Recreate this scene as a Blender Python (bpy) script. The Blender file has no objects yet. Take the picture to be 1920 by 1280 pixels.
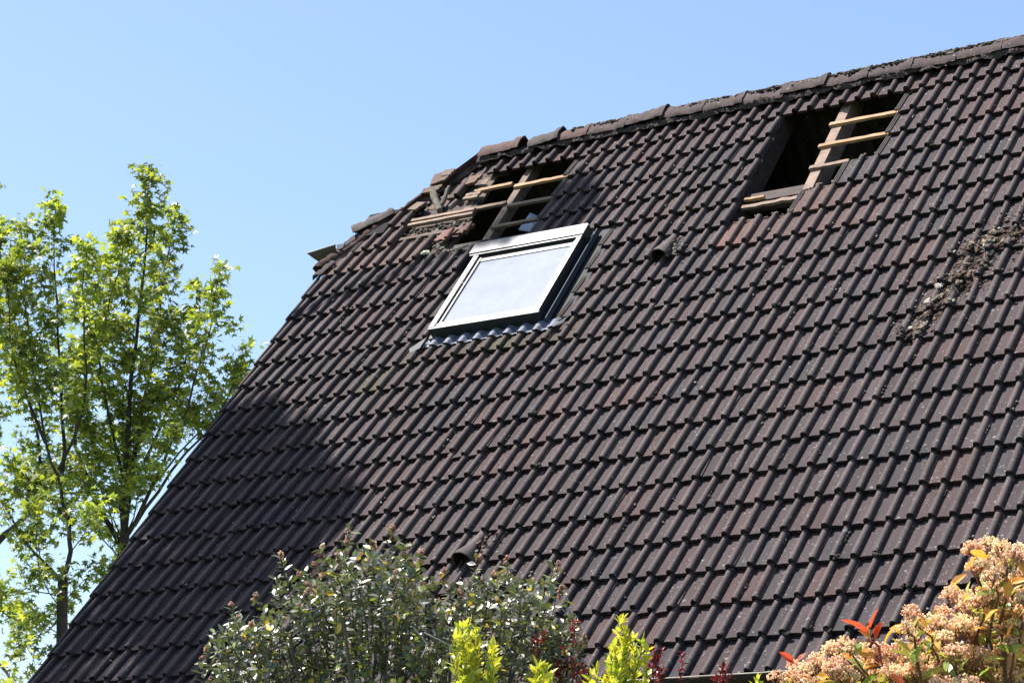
import bpy, math, random
import numpy as np
from mathutils import Vector, Matrix

random.seed(7)
rng = np.random.default_rng(11)
SC = bpy.context.scene
COL = SC.collection

# ------------------------------------------------------------------ camera
R = np.array([[0.8372147, -0.12802705, -0.53167717],
              [0.54687434, 0.19599772, 0.81394923],
              [0.0, -0.97221087, 0.23410688]])      # camera axes (right, down, forward) as columns
# rows above are world X, Y, Z written in camera axes -> matrix camera->world
GROUND_DROP = 8.62                                  # ridge height over the ground
CAM = np.array([6.57538696, -17.77992175, -7.01691224 + GROUND_DROP])
F_PX = 4365.7
cam_data = bpy.data.cameras.new('camera')
cam = bpy.data.objects.new('camera', cam_data)
COL.objects.link(cam)
cam_data.sensor_width = 36.0
cam_data.lens = F_PX / 1920 * 36.0
cam_data.clip_start = 0.1
cam_data.clip_end = 4000
Mc = Matrix(((R[0][0], -R[0][1], -R[0][2], CAM[0]),
             (R[1][0], -R[1][1], -R[1][2], CAM[1]),
             (R[2][0], -R[2][1], -R[2][2], CAM[2]),
             (0, 0, 0, 1)))
cam.matrix_world = Mc
SC.camera = cam

# ------------------------------------------------------------------ light
SUN = np.array([-.68, -.20, 1.50])
SUN = SUN / np.linalg.norm(SUN)
elev = math.asin(SUN[2])
W = bpy.data.worlds.new('World')
SC.world = W
W.use_nodes = True
nt = W.node_tree
sky = nt.nodes.new('ShaderNodeTexSky')
sky.sky_type = 'NISHITA'
sky.sun_disc = False
sky.sun_elevation = elev
sky.sun_rotation = math.atan2(SUN[0], SUN[1])
sky.air_density = 1.0
sky.dust_density = 1.7
sky.ozone_density = 3.4
bg = nt.nodes['Background']
bg.inputs['Strength'].default_value = 0.102
nt.links.new(sky.outputs[0], bg.inputs[0])
sd = bpy.data.lights.new('sun', 'SUN')
sd.energy = 5.0
sd.angle = math.radians(0.5)
sd.color = (1.0, 0.935, 0.88)
so = bpy.data.objects.new('sun', sd)
COL.objects.link(so)
so.location = (-30, 0, 40)
so.rotation_euler = Vector(SUN).to_track_quat('Z', 'Y').to_euler()
SC.view_settings.view_transform = 'Standard'
SC.view_settings.look = 'None'
SC.view_settings.exposure = 1.22
SC.view_settings.gamma = 1.0
SC.cycles.max_bounces = 8
SC.cycles.transparent_max_bounces = 16

# ------------------------------------------------------------------ roof frame
TH = math.radians(49.1357)
CT, ST = math.cos(TH), math.sin(TH)
G = 0.33715          # gauge of the tile courses
U = 0.15             # spacing of the rolls
DS = np.array([0, -CT, -ST])
NN = np.array([0, -ST, CT])
O = np.array([0, 0, GROUND_DROP])


def rp(c, r, h=0.0):
    """roof coordinates (roll, course, height over the crowns) -> world; works on arrays"""
    c = np.asarray(c, float); r = np.asarray(r, float); h = np.asarray(h, float)
    c, r, h = np.broadcast_arrays(c, r, h)
    out = O + r[..., None] * G * DS + h[..., None] * NN
    out = out + c[..., None] * U * np.array([1.0, 0, 0])
    return out


def at(px, py, t):
    """point of the view at distance t (along the axis)"""
    d = R @ np.array([(px - 960) / F_PX, (py - 640) / F_PX, 1.0])
    return CAM + d * t


def atY(px, py, Y):
    d = R @ np.array([(px - 960) / F_PX, (py - 640) / F_PX, 1.0])
    return CAM + d * ((Y - CAM[1]) / d[1])


# ------------------------------------------------------------------ object helpers
ORG = {}


def tag(o, label=None, cat=None, group=None, kind=None):
    if label: o['label'] = label
    if cat: o['category'] = cat
    if group: o['group'] = group
    if kind: o['kind'] = kind
    return o


def empty(name, loc, label, cat, group=None):
    o = bpy.data.objects.new(name, None)
    COL.objects.link(o)
    o.location = loc
    o.empty_display_size = 0.2
    ORG[o.name] = np.array(loc, float)
    return tag(o, label, cat, group)


class MB:
    def __init__(self):
        self.V = []; self.C = []; self.F = []; self.S = []; self.M = []; self.n = 0

    def add(self, V, F, col=(1, 1, 1, 1), smooth=False, mi=0):
        V = np.asarray(V, float).reshape(-1, 3)
        c = np.asarray(col, float)
        if c.ndim == 1:
            if len(c) == 3: c = np.r_[c, 1.0]
            c = np.tile(c, (len(V), 1))
        elif c.shape[1] == 3:
            c = np.c_[c, np.ones(len(c))]
        self.V.append(V); self.C.append(c)
        if isinstance(F, np.ndarray):
            self.F.append(F + self.n)
            k = len(F)
        else:
            self.F.append([tuple(i + self.n for i in f) for f in F])
            k = len(F)
        sm = np.full(k, bool(smooth)) if np.isscalar(smooth) or isinstance(smooth, bool) else np.asarray(smooth, bool)
        self.S.append(sm)
        self.M.append(np.full(k, mi))
        self.n += len(V)

    def box(self, p0, ax, ay, az, col=(1, 1, 1, 1), mi=0):
        """box from corner p0 with three edge vectors"""
        p0, ax, ay, az = map(lambda a: np.asarray(a, float), (p0, ax, ay, az))
        V = [p0, p0 + ax, p0 + ax + ay, p0 + ay, p0 + az, p0 + ax + az, p0 + ax + ay + az, p0 + ay + az]
        if np.dot(np.cross(ax, ay), az) < 0:
            F = [(0, 1, 2, 3), (4, 7, 6, 5), (0, 4, 5, 1), (1, 5, 6, 2), (2, 6, 7, 3), (3, 7, 4, 0)]
        else:
            F = [(3, 2, 1, 0), (5, 6, 7, 4), (1, 5, 4, 0), (2, 6, 5, 1), (3, 7, 6, 2), (0, 4, 7, 3)]
        self.add(V, F, col, False, mi)

    def rbox(self, c0, c1, r0, r1, h0, h1, col=(1, 1, 1, 1), mi=0):
        a = rp(c0, r0, h0)
        self.box(a, rp(c1, r0, h0) - a, rp(c0, r1, h0) - a, rp(c0, r0, h1) - a, col, mi)

    def beam(self, a, b, w, t, up=(0, 0, 1), col=(1, 1, 1, 1), segs=1, wob=0.0):
        a = np.asarray(a, float); b = np.asarray(b, float)
        d = b - a; L = np.linalg.norm(d); d = d / L
        up = np.asarray(up, float)
        s = np.cross(d, up); s /= np.linalg.norm(s)
        u = np.cross(s, d)
        V = []; F = []
        for i in range(segs + 1):
            p = a + d * L * i / segs + (rng.normal(0, wob, 3) if 0 < i < segs else 0)
            ww = w * (1 + (rng.uniform(-.12, .12) if wob else 0)); tt = t * (1 + (rng.uniform(-.12, .12) if wob else 0))
            V += [p - s * ww / 2 - u * tt / 2, p + s * ww / 2 - u * tt / 2, p + s * ww / 2 + u * tt / 2, p - s * ww / 2 + u * tt / 2]
            if i:
                k = 4 * i - 4
                for j in range(4):
                    j2 = (j + 1) % 4
                    F.append((k + j, k + j2, k + 4 + j2, k + 4 + j))
        F.append((3, 2, 1, 0)); k = 4 * segs
        F.append((k, k + 1, k + 2, k + 3))
        self.add(V, F, col)

    def tube(self, pts, rad, sides=6, col=(1, 1, 1, 1)):
        pts = np.asarray(pts, float); n = len(pts)
        rad = np.asarray(rad, float) if not np.isscalar(rad) else np.full(n, rad)
        T = np.gradient(pts, axis=0); T /= np.linalg.norm(T, axis=1)[:, None] + 1e-9
        ref = np.array([0.13, 0.97, 0.2]) if abs(T[0] @ np.array([0.13, 0.97, 0.2])) < .9 else np.array([1.0, 0, 0])
        A = np.cross(T, ref); A /= np.linalg.norm(A, axis=1)[:, None] + 1e-9
        B = np.cross(T, A)
        th = np.linspace(0, 2 * np.pi, sides, endpoint=False)
        V = pts[:, None, :] + rad[:, None, None] * (np.cos(th)[None, :, None] * A[:, None, :] + np.sin(th)[None, :, None] * B[:, None, :])
        i = np.arange(n - 1)[:, None] * sides; j = np.arange(sides)[None, :]; j2 = (j + 1) % sides
        F = np.stack([i + j, i + j2, i + sides + j2, i + sides + j], -1).reshape(-1, 4)
        self.add(V.reshape(-1, 3), F, col, True)
        self.add(V[-1], [tuple(range(sides))], col)

    def build(self, name, mat, parent=None, origin=None):
        V = np.concatenate(self.V); C = np.concatenate(self.C)
        if parent is not None:
            org = ORG[parent.name]
        else:
            org = np.array(origin, float) if origin is not None else np.array([V[:, 0].mean(), V[:, 1].mean(), V[:, 2].min()])
        V = V - org
        me = bpy.data.meshes.new(name)
        me.vertices.add(len(V)); me.vertices.foreach_set('co', V.astype(np.float32).ravel())
        loops = []; tot = []
        for f in self.F:
            if isinstance(f, np.ndarray):
                loops.append(f.ravel()); tot.append(np.full(len(f), f.shape[1]))
            else:
                for q in f:
                    loops.append(np.array(q)); tot.append(np.array([len(q)]))
        loops = np.concatenate(loops).astype(np.int32); tot = np.concatenate(tot).astype(np.int32)
        st = np.r_[0, np.cumsum(tot)[:-1]].astype(np.int32)
        me.loops.add(len(loops)); me.loops.foreach_set('vertex_index', loops)
        me.polygons.add(len(tot)); me.polygons.foreach_set('loop_start', st); me.polygons.foreach_set('loop_total', tot)
        me.polygons.foreach_set('use_smooth', np.concatenate(self.S))
        me.polygons.foreach_set('material_index', np.concatenate(self.M).astype(np.int32))
        ca = me.color_attributes.new('tint', 'FLOAT_COLOR', 'POINT')
        ca.data.foreach_set('color', C.astype(np.float32).ravel())
        me.update(calc_edges=True); me.validate()
        for m in (mat if isinstance(mat, (list, tuple)) else [mat]):
            me.materials.append(m)
        o = bpy.data.objects.new(name, me)
        COL.objects.link(o)
        ORG[o.name] = org
        if parent is not None:
            o.parent = parent
        else:
            o.location = org
        return o


# ------------------------------------------------------------------ materials
def newmat(name):
    m = bpy.data.materials.new(name); m.use_nodes = True
    t = m.node_tree
    return m, t, t.nodes['Principled BSDF']


def N(t, typ, **kw):
    n = t.nodes.new(typ)
    for k, v in kw.items():
        setattr(n, k, v)
    return n


def noise(t, scale, detail=4, rough=.55, vec=None):
    n = N(t, 'ShaderNodeTexNoise'); n.inputs['Scale'].default_value = scale
    n.inputs['Detail'].default_value = detail; n.inputs['Roughness'].default_value = rough
    if vec is not None: t.links.new(vec, n.inputs['Vector'])
    return n


def ramp(t, inp, stops, interp='LINEAR'):
    r = N(t, 'ShaderNodeValToRGB'); r.color_ramp.interpolation = interp
    e = r.color_ramp.elements
    while len(e) < len(stops): e.new(0.5)
    for i, (p, c) in enumerate(stops):
        e[i].position = p; e[i].color = c if len(c) == 4 else (*c, 1)
    t.links.new(inp, r.inputs[0])
    return r


def mix(t, fac, a, b, mode='MIX'):
    m = N(t, 'ShaderNodeMix', data_type='RGBA', blend_type=mode)
    for s, v in ((0, fac), (6, a), (7, b)):
        if hasattr(v, 'is_linked') or hasattr(v, 'links'):
            t.links.new(v, m.inputs[s])
        elif s == 0: m.inputs[0].default_value = v
        else: m.inputs[s].default_value = (*v, 1) if len(v) == 3 else v
    return m.outputs[2]


def bump(t, b, h, strength=.3, dist=.01):
    n = N(t, 'ShaderNodeBump'); n.inputs['Strength'].default_value = strength; n.inputs['Distance'].default_value = dist
    t.links.new(h, n.inputs['Height']); t.links.new(n.outputs[0], b.inputs['Normal'])


def wpos(t):
    return N(t, 'ShaderNodeNewGeometry').outputs['Position']


def g1(v): return (v, v, v)


def tinted(name, rough=.7, nscale=12, nlo=.75, nhi=1.2, bs=.2, bscale=60, spec=.4, metallic=0.0, bdist=.004):
    m, t, b = newmat(name)
    a = N(t, 'ShaderNodeAttribute', attribute_name='tint')
    P = wpos(t)
    n = noise(t, nscale, 5, .6, P)
    r = ramp(t, n.outputs[0], [(.3, g1(nlo)), (.7, g1(nhi))])
    c = mix(t, 1.0, a.outputs['Color'], r.outputs[0], 'MULTIPLY')
    t.links.new(c, b.inputs['Base Color'])
    b.inputs['Roughness'].default_value = rough
    b.inputs['Specular IOR Level'].default_value = spec
    b.inputs['Metallic'].default_value = metallic
    n2 = noise(t, bscale, 6, .65, P)
    bump(t, b, n2.outputs[0], bs, bdist)
    return m


def tile_material(name, lichen=1.0):
    m, t, b = newmat(name)
    a = N(t, 'ShaderNodeAttribute', attribute_name='tint')
    P = wpos(t)
    n1 = noise(t, 5.0, 6, .6, P)
    r1 = ramp(t, n1.outputs[0], [(.32, (.80, .80, .82)), (.68, (1.18, 1.14, 1.13))])
    c = mix(t, 1.0, a.outputs['Color'], r1.outputs[0], 'MULTIPLY')
    mps = N(t, 'ShaderNodeMapping'); mps.inputs['Scale'].default_value = (9.0, .9, .9); t.links.new(P, mps.inputs[0])
    ns = noise(t, 1.3, 5, .6, mps.outputs[0])
    rs = ramp(t, ns.outputs[0], [(.33, g1(.74)), (.6, g1(1.1))])
    c = mix(t, 1.0, c, rs.outputs[0], 'MULTIPLY')
    n2 = noise(t, 60, 6, .75, P)
    r2 = ramp(t, n2.outputs[0], [(.35, (.78, .78, .78)), (.65, (1.25, 1.24, 1.22))])
    c = mix(t, 1.0, c, r2.outputs[0], 'MULTIPLY')
    # grey-green algae film in patches
    n3 = noise(t, 2.3, 5, .65, P)
    r3 = ramp(t, n3.outputs[0], [(.55, g1(0)), (.75, g1(.3))])
    c = mix(t, r3.outputs[0], c, (.033, .0285, .030))
    # lichen rosettes: small pale spots, more of them towards +X
    sx = N(t, 'ShaderNodeSeparateXYZ'); t.links.new(P, sx.inputs[0])
    mr = N(t, 'ShaderNodeMapRange'); t.links.new(sx.outputs[0], mr.inputs[0])
    mr.inputs[1].default_value = -6.0; mr.inputs[2].default_value = 1.0
    mr.inputs[3].default_value = .0; mr.inputs[4].default_value = .26 * lichen
    tot = None
    for sc, th, off in ((26.0, .17, 0), (52.0, .22, 3.1), (14.0, .13, 7.7)):
        mp = N(t, 'ShaderNodeMapping'); mp.inputs['Location'].default_value = (off, off * .7, off * .3)
        t.links.new(P, mp.inputs[0])
        wn = noise(t, sc * 1.5, 2, .5, mp.outputs[0])
        ad = N(t, 'ShaderNodeVectorMath', operation='MULTIPLY_ADD')
        t.links.new(wn.outputs['Color'], ad.inputs[0]); ad.inputs[1].default_value = (.5 / sc,) * 3
        t.links.new(mp.outputs[0], ad.inputs[2])
        v = N(t, 'ShaderNodeTexVoronoi'); v.inputs['Scale'].default_value = sc
        t.links.new(ad.outputs[0], v.inputs['Vector'])
        sep = N(t, 'ShaderNodeSeparateColor'); t.links.new(v.outputs['Color'], sep.inputs[0])
        # random cell selection : red < .08 + gradient * density noise
        dn = noise(t, 1.7, 3, .6, mp.outputs[0])
        dr = ramp(t, dn.outputs[0], [(.35, g1(.15)), (.7, g1(1.8))])
        th_n = N(t, 'ShaderNodeMath', operation='MULTIPLY_ADD')
        t.links.new(mr.outputs[0], th_n.inputs[0]); t.links.new(dr.outputs[0], th_n.inputs[1]); th_n.inputs[2].default_value = .05 * lichen
        lt = N(t, 'ShaderNodeMath', operation='LESS_THAN'); t.links.new(sep.outputs[0], lt.inputs[0]); t.links.new(th_n.outputs[0], lt.inputs[1])
        d1 = N(t, 'ShaderNodeMath', operation='MULTIPLY_ADD'); t.links.new(sep.outputs[1], d1.inputs[0]); d1.inputs[1].default_value = th; d1.inputs[2].default_value = th * .55
        ls = N(t, 'ShaderNodeMath', operation='LESS_THAN'); t.links.new(v.outputs['Distance'], ls.inputs[0]); t.links.new(d1.outputs[0], ls.inputs[1])
        mu = N(t, 'ShaderNodeMath', operation='MULTIPLY'); t.links.new(lt.outputs[0], mu.inputs[0]); t.links.new(ls.outputs[0], mu.inputs[1])
        if tot is None: tot = mu.outputs[0]
        else:
            mx = N(t, 'ShaderNodeMath', operation='MAXIMUM'); t.links.new(tot, mx.inputs[0]); t.links.new(mu.outputs[0], mx.inputs[1]); tot = mx.outputs[0]
    nl = noise(t, 90, 3, .6, P)
    lc = ramp(t, nl.outputs[0], [(.3, (.08, .083, .075)), (.7, (.26, .26, .235))])
    fm = N(t, 'ShaderNodeMath', operation='MULTIPLY'); t.links.new(tot, fm.inputs[0]); fm.inputs[1].default_value = .75
    c = mix(t, fm.outputs[0], c, lc.outputs[0])
    t.links.new(c, b.inputs['Base Color'])
    b.inputs['Roughness'].default_value = .8
    b.inputs['Specular IOR Level'].default_value = .22
    nb = noise(t, 130, 6, .7, P)
    s = N(t, 'ShaderNodeMath', operation='MULTIPLY_ADD'); t.links.new(tot, s.inputs[0]); s.inputs[1].default_value = .5; t.links.new(nb.outputs[0], s.inputs[2])
    bump(t, b, s.outputs[0], .45, .004)
    return m


def leaf_material(name, rough=.45, trans=.45, spec=.5, nscale=20, tcol=(1.25, 1.35, .5)):
    m, t, b = newmat(name)
    a = N(t, 'ShaderNodeAttribute', attribute_name='tint')
    P = wpos(t)
    n = noise(t, nscale, 3, .5, P)
    r = ramp(t, n.outputs[0], [(.3, g1(.8)), (.7, g1(1.2))])
    c = mix(t, 1.0, a.outputs['Color'], r.outputs[0], 'MULTIPLY')
    t.links.new(c, b.inputs['Base Color'])
    b.inputs['Roughness'].default_value = rough
    b.inputs['Specular IOR Level'].default_value = spec
    if trans > 0:
        tr = N(t, 'ShaderNodeBsdfTranslucent')
        tc = mix(t, 1.0, c, tcol, 'MULTIPLY')
        t.links.new(tc, tr.inputs[0])
        ms = N(t, 'ShaderNodeMixShader'); ms.inputs[0].default_value = trans
        t.links.new(b.outputs[0], ms.inputs[1]); t.links.new(tr.outputs[0], ms.inputs[2])
        t.links.new(ms.outputs[0], t.nodes['Material Output'].inputs[0])
    return m


def wood_material(name):
    m, t, b = newmat(name)
    a = N(t, 'ShaderNodeAttribute', attribute_name='tint')
    P = wpos(t)
    mp = N(t, 'ShaderNodeMapping'); mp.inputs['Scale'].default_value = (3, 30, 30); t.links.new(P, mp.inputs[0])
    n = noise(t, 2.5, 6, .7, mp.outputs[0])
    r = ramp(t, n.outputs[0], [(.25, g1(.62)), (.75, g1(1.25))])
    c = mix(t, 1.0, a.outputs['Color'], r.outputs[0], 'MULTIPLY')
    n3 = noise(t, 9, 4, .6, P)
    r3 = ramp(t, n3.outputs[0], [(.3, g1(.7)), (.6, g1(1.1))])
    c = mix(t, 1.0, c, r3.outputs[0], 'MULTIPLY')
    t.links.new(c, b.inputs['Base Color']); b.inputs['Roughness'].default_value = .8
    b.inputs['Specular IOR Level'].default_value = .25
    bump(t, b, n.outputs[0], .4, .004)
    return m


M_TILE = tile_material('weathered_concrete_tile', 1.0)
M_RIDGE = tile_material('weathered_ridge_tile', .6)
M_MOSS = tinted('moss_and_lichen', .95, 40, .55, 1.35, .8, 90, .1, bdist=.01)
M_MORTAR = tinted('old_mortar', .95, 25, .6, 1.3, .8, 70, .15, bdist=.012)
M_WOOD = wood_material('sawn_timber')
M_ALU = tinted('painted_aluminium', .38, 6, .9, 1.06, .05, 50, .5, .0)
M_LEAD = tinted('grey_lead_sheet', .65, 18, .7, 1.15, .35, 30, .3, .0)
M_PLAIN = tinted('painted_surface', .75, 3, .9, 1.08, .1, 40, .3)
M_GUTTER = tinted('brown_coated_metal', .6, 8, .8, 1.1, .05, 40, .25, .0)
M_BARK = tinted('bark', .9, 14, .6, 1.3, .7, 35, .2, bdist=.02)
M_LEAF = leaf_material('maple_like_leaf', .38, .5, .6)
M_GLOSSY = leaf_material('glossy_evergreen_leaf', .36, .15, 1.0)
M_GOLD = leaf_material('golden_leaf', .38, .4, .5, tcol=(1.2, 1.2, .5))
M_RED = leaf_material('red_leaf', .35, .35, .5, tcol=(1.5, .6, .5))
M_PHOT = leaf_material('waxy_leaf', .3, .35, .6, tcol=(1.3, 1.1, .5))
M_FLOWER = leaf_material('small_blossom', .7, .45, .2, tcol=(1.1, 1.0, .9))

mg, tg, bgl = newmat('skylight_glass')
Pg = wpos(tg)
ng = noise(tg, 3.5, 5, .65, Pg)
rg = ramp(tg, ng.outputs[0], [(.35, g1(.09)), (.75, g1(.13))])
tg.links.new(rg.outputs[0], bgl.inputs['Roughness'])
ng2 = noise(tg, 6.0, 6, .7, Pg)
rg2 = ramp(tg, ng2.outputs[0], [(.3, (.17, .20, .23)), (.75, (.22, .245, .27))])  # pale base stands in for the bright sky reflected by the pane
tg.links.new(rg2.outputs[0], bgl.inputs['Base Color'])
bgl.inputs['IOR'].default_value = 1.75
bgl.inputs['Specular IOR Level'].default_value = .6
M_GLASS = mg

mgr, tgr, bgr = newmat('meadow_ground')
ngr = noise(tgr, .6, 8, .65, wpos(tgr))
rgr = ramp(tgr, ngr.outputs[0], [(.3, (.035, .06, .018)), (.7, (.08, .11, .035))])
tgr.links.new(rgr.outputs[0], bgr.inputs['Base Color']); bgr.inputs['Roughness'].default_value = .95
bump(tgr, bgr, ngr.outputs[0], .6, .05)
M_GROUND = mgr

# ------------------------------------------------------------------ ground
g = MB()
xs = np.linspace(-1, 1, 41); xs = np.sign(xs) * (np.abs(xs) ** 3) * 1500
gx, gy = np.meshgrid(xs, xs, indexing='ij')
gz = .06 * np.sin(gx * .31) * np.cos(gy * .27) * (np.hypot(gx, gy) < 60)
i = np.arange(40)[:, None] * 41 + np.arange(40)[None, :]
g.add(np.stack([gx, gy, gz - .06], -1).reshape(-1, 3), np.stack([i, i + 41, i + 42, i + 1], -1).reshape(-1, 4), smooth=True)
tag(g.build('ground', M_GROUND, origin=(0, 0, 0)), kind='structure')

# ------------------------------------------------------------------ house
HL = (-1.0, 0.0, 0.0)
house = empty('house', HL, 'steep brown pantiled house roof with two stripped openings and a roof window', 'house')


def present(row, c):
    if c < -43 or c > 30: return False
    if row == 1: ok = c >= -34
    elif row == 2: ok = c == -36 or c >= -27
    elif row == 3: ok = c in (-40, -39) or c >= -27
    elif row == 4: ok = c in (-41, -40, -39) or c >= -27
    elif row == 5: ok = -42 <= c <= -36 or c >= -27
    elif row == 6: ok = c <= -32 or c >= -21
    elif row in (7, 8, 9): ok = c <= -31 or c >= -21
    else: ok = True
    if row in (2, 3, 4) and -13 <= c <= -6: ok = False
    if row == 5 and -13 <= c <= -8: ok = False
    if row == 6 and -13 <= c <= -10: ok = False
    if (row, c) in ((7, -17), (18, -19)): ok = False      # vent tiles stand here
    return ok


def profile(x, w, hr):
    """height over the pan, x from the roll centre"""
    z = np.zeros_like(x)
    a = np.abs(x) < w
    z[a] = hr * np.maximum(1 - (np.abs(x[a]) / w) ** 2.6, 0) ** .62
    z += .0018 * np.cos((x + .075) / .15 * 2 * np.pi) * (~a)
    return z


XW = np.array([-1, -.985, -.93, -.82, -.65, -.42, -.15, .15, .42, .65, .82, .93, .985, 1])
PAN = -.042
STEP = .036


def tile_unit(mb, row, c, colp, colr, jit, underlap, x0=None, head=1.22, tail=0.0, thick=.020):
    """one roll with the pan on its left; jit = (dc, dr, dh, rot)"""
    odd = c % 2 == 1
    w, hr = (.0268, .0405) if odd else (.030, .0430)
    x = np.r_[-.117, -.09, -.062, XW * w, .0335]
    if x0 is not None: x = np.maximum(x, x0)
    if not odd: pass
    z = profile(x, w, hr)
    n = len(x)
    vs = np.array([row - head, row - 1.0, row - .66, row - .33, row - tail])
    m = len(vs)
    dc, dr, dh, rot = jit
    edge = rng.normal(0, .0028, n); edge = np.convolve(edge, [.25, .5, .25], 'same')
    if rng.random() < .045:
        k0 = rng.integers(0, n - 3); edge[k0:k0 + rng.integers(2, 5)] -= rng.uniform(.006, .022)
    cc = c + x[None, :] / U + dc + rot * (vs[:, None] - row + .5) * 2
    rr = np.repeat(vs[:, None], n, 1) + dr + rot * x[None, :] * 2 / G
    rr[-1] += edge / G
    hh = PAN + z[None, :] - STEP * (row - vs[:, None]) + dh
    top = rp(cc, rr, hh).reshape(-1, 3)
    bot = rp(cc, rr, hh - thick).reshape(-1, 3)
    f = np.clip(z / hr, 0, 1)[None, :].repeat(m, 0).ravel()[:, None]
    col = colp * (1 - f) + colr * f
    ii = np.arange(m - 1)[:, None] * n + np.arange(n - 1)[None, :]
    Fq = np.stack([ii, ii + n, ii + n + 1, ii + 1], -1).reshape(-1, 4)
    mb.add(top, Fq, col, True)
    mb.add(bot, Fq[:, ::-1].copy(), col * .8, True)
    # front, head, left and right edges
    def strip(a, b, cl):
        k = len(a)
        j = np.arange(k - 1)
        mb.add(np.r_[a, b], np.stack([j, j + k, j + k + 1, j + 1], -1), cl)
    T = top.reshape(m, n, 3); B = bot.reshape(m, n, 3)
    strip(T[-1], B[-1] - NN * .005, np.r_[colp * .8])
    strip(T[0][::-1], B[0][::-1], colp * .9)
    strip(T[:, 0], B[:, 0], colp)
    strip(T[::-1, -1], B[::-1, -1], colp)
    if underlap:
        # grooved side lock that lies under the neighbouring roll: three small ribs
        ux = np.array([-.152, -.150, -.146, -.144, -.140, -.138, -.134, -.132, -.128, -.126, -.122, -.119])
        uz = np.array([-.004, .004, .004, -.003, -.003, .004, .004, -.003, -.003, .004, .004, -.003])
        ux = (ux + .119) * 1.45 - .119; uz = uz * 1.4 + .004
        k = len(ux)
        vv = np.array([row - head + .03, row - .03])
        c2 = c + ux[None, :] / U + dc + rot * (vv[:, None] - row + .5) * 2
        P2 = rp(c2, np.repeat(vv[:, None], k, 1) + dr, PAN + uz[None, :] + .002 - STEP * (row - vv[:, None]) + dh).reshape(-1, 3)
        j = np.arange(k - 1)
        mb.add(P2, np.stack([j, j + k, j + k + 1, j + 1], -1), np.array([.085, .075, .065]))
        mb.add(np.r_[P2[k:], P2[k:] - NN * .012], np.stack([j, j + k, j + k + 1, j + 1], -1), colr)


BASE = np.array([.0345, .0245, .0275]); REDD = np.array([.0450, .0260, .0255]); PINK = np.array([.100, .050, .040])
GREYD = np.array([.0250, .0205, .0242])
CROWN = np.array([.074, .060, .0575])  # weathered grey roll tops, lightened further for the sun they catch


def low(x, y):
    return math.sin(x * .37 + 1.3) * math.cos(y * .51 + .4) + .5 * math.sin(x * 1.13 + y * .83)


tiles = MB()
tinfo = {}
for row in range(1, 23):
    for k in range(-22, 15):
        key = (row, k)
        q = rng.random()
        base = BASE.copy() * rng.uniform(.82, 1.22)
        if q < .22: base = BASE * .5 + REDD * .5
        elif q < .30: base = REDD * rng.uniform(.9, 1.15)
        elif q < .45: base = GREYD * rng.uniform(.9, 1.2)
        if row in (6, 7) and k in (-7, -6, -5, -4) : base = PINK * .28 + REDD * .42 + BASE * .3
        if (row, k) == (7, -7): base = PINK * .85
        if (row, k) in ((6, -5), (5, -21), (5, -20), (5, -19), (4, -20), (5, -18)): base = PINK * .5 + REDD * .5
        if (row, k) == (5, -19): base = PINK * .8 + REDD * .2
        if row == 10 and -16 <= k <= -11: base = np.array([.040, .029, .022])
        if (row, k) in ((10, -13), (11, -17)): base = np.array([.044, .040, .020])
        if (row, k) == (12, 4): base = PINK * .55 + REDD * .4
        if row <= 2: base = base * .6 + REDD * .4
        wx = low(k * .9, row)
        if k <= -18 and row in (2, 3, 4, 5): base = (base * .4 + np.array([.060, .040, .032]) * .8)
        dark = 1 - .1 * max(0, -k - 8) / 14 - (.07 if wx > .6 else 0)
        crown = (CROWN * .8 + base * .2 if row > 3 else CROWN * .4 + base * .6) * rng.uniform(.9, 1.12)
        slip = (rng.uniform(.08, .2), rng.normal(0, .05)) if rng.random() < .025 and row > 2 else (0, 0)
        jit = (rng.normal(0, .012) + slip[1] * .5, rng.normal(0, .014) + .02 * low(k * .33, row * .21) + slip[0], .0035 * low(k * .6, row * .7) + rng.normal(0, .0014), rng.normal(0, .014) + slip[1])
        tinfo[key] = jit
        for c in (2 * k + 1, 2 * k + 2):
            if not present(row, c): continue
            x0 = None
            if c == -43: x0 = -.067
            und = (c % 2 == 1 and c > -43)
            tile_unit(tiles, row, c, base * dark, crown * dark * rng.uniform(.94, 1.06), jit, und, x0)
            if (row, c) in ((2, -36),):
                pass
covering = tiles.build('roof_tiles', M_TILE, house)
tag(covering, 'dark brown double-roll roof tiles with lichen specks')

# verge tiles: flange that closes the gable edge, one per course
vg = MB()
for row in range(6, 23):
    jit = tinfo[(row, -22)]
    c = -43.46 + jit[0]
    a = rp(c, row - 1.02 + jit[1], PAN - STEP * 1.02 + .012)
    vg.box(a, np.array([-.016, 0, 0]), rp(c, row + .01 + jit[1], PAN + .010) - a, -NN * .12, BASE * .8)
    # raised bead over the flange
    p = rp(np.full(3, c + .02), np.array([row - 1.02, row - .5, row + .01]) + jit[1], PAN + np.array([-.022, -.011, 0]) + .012)
    vg.tube(p, .014, 8, np.r_[CROWN * .8, 1])
vg.build('verge_tiles', M_TILE, house)

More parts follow.
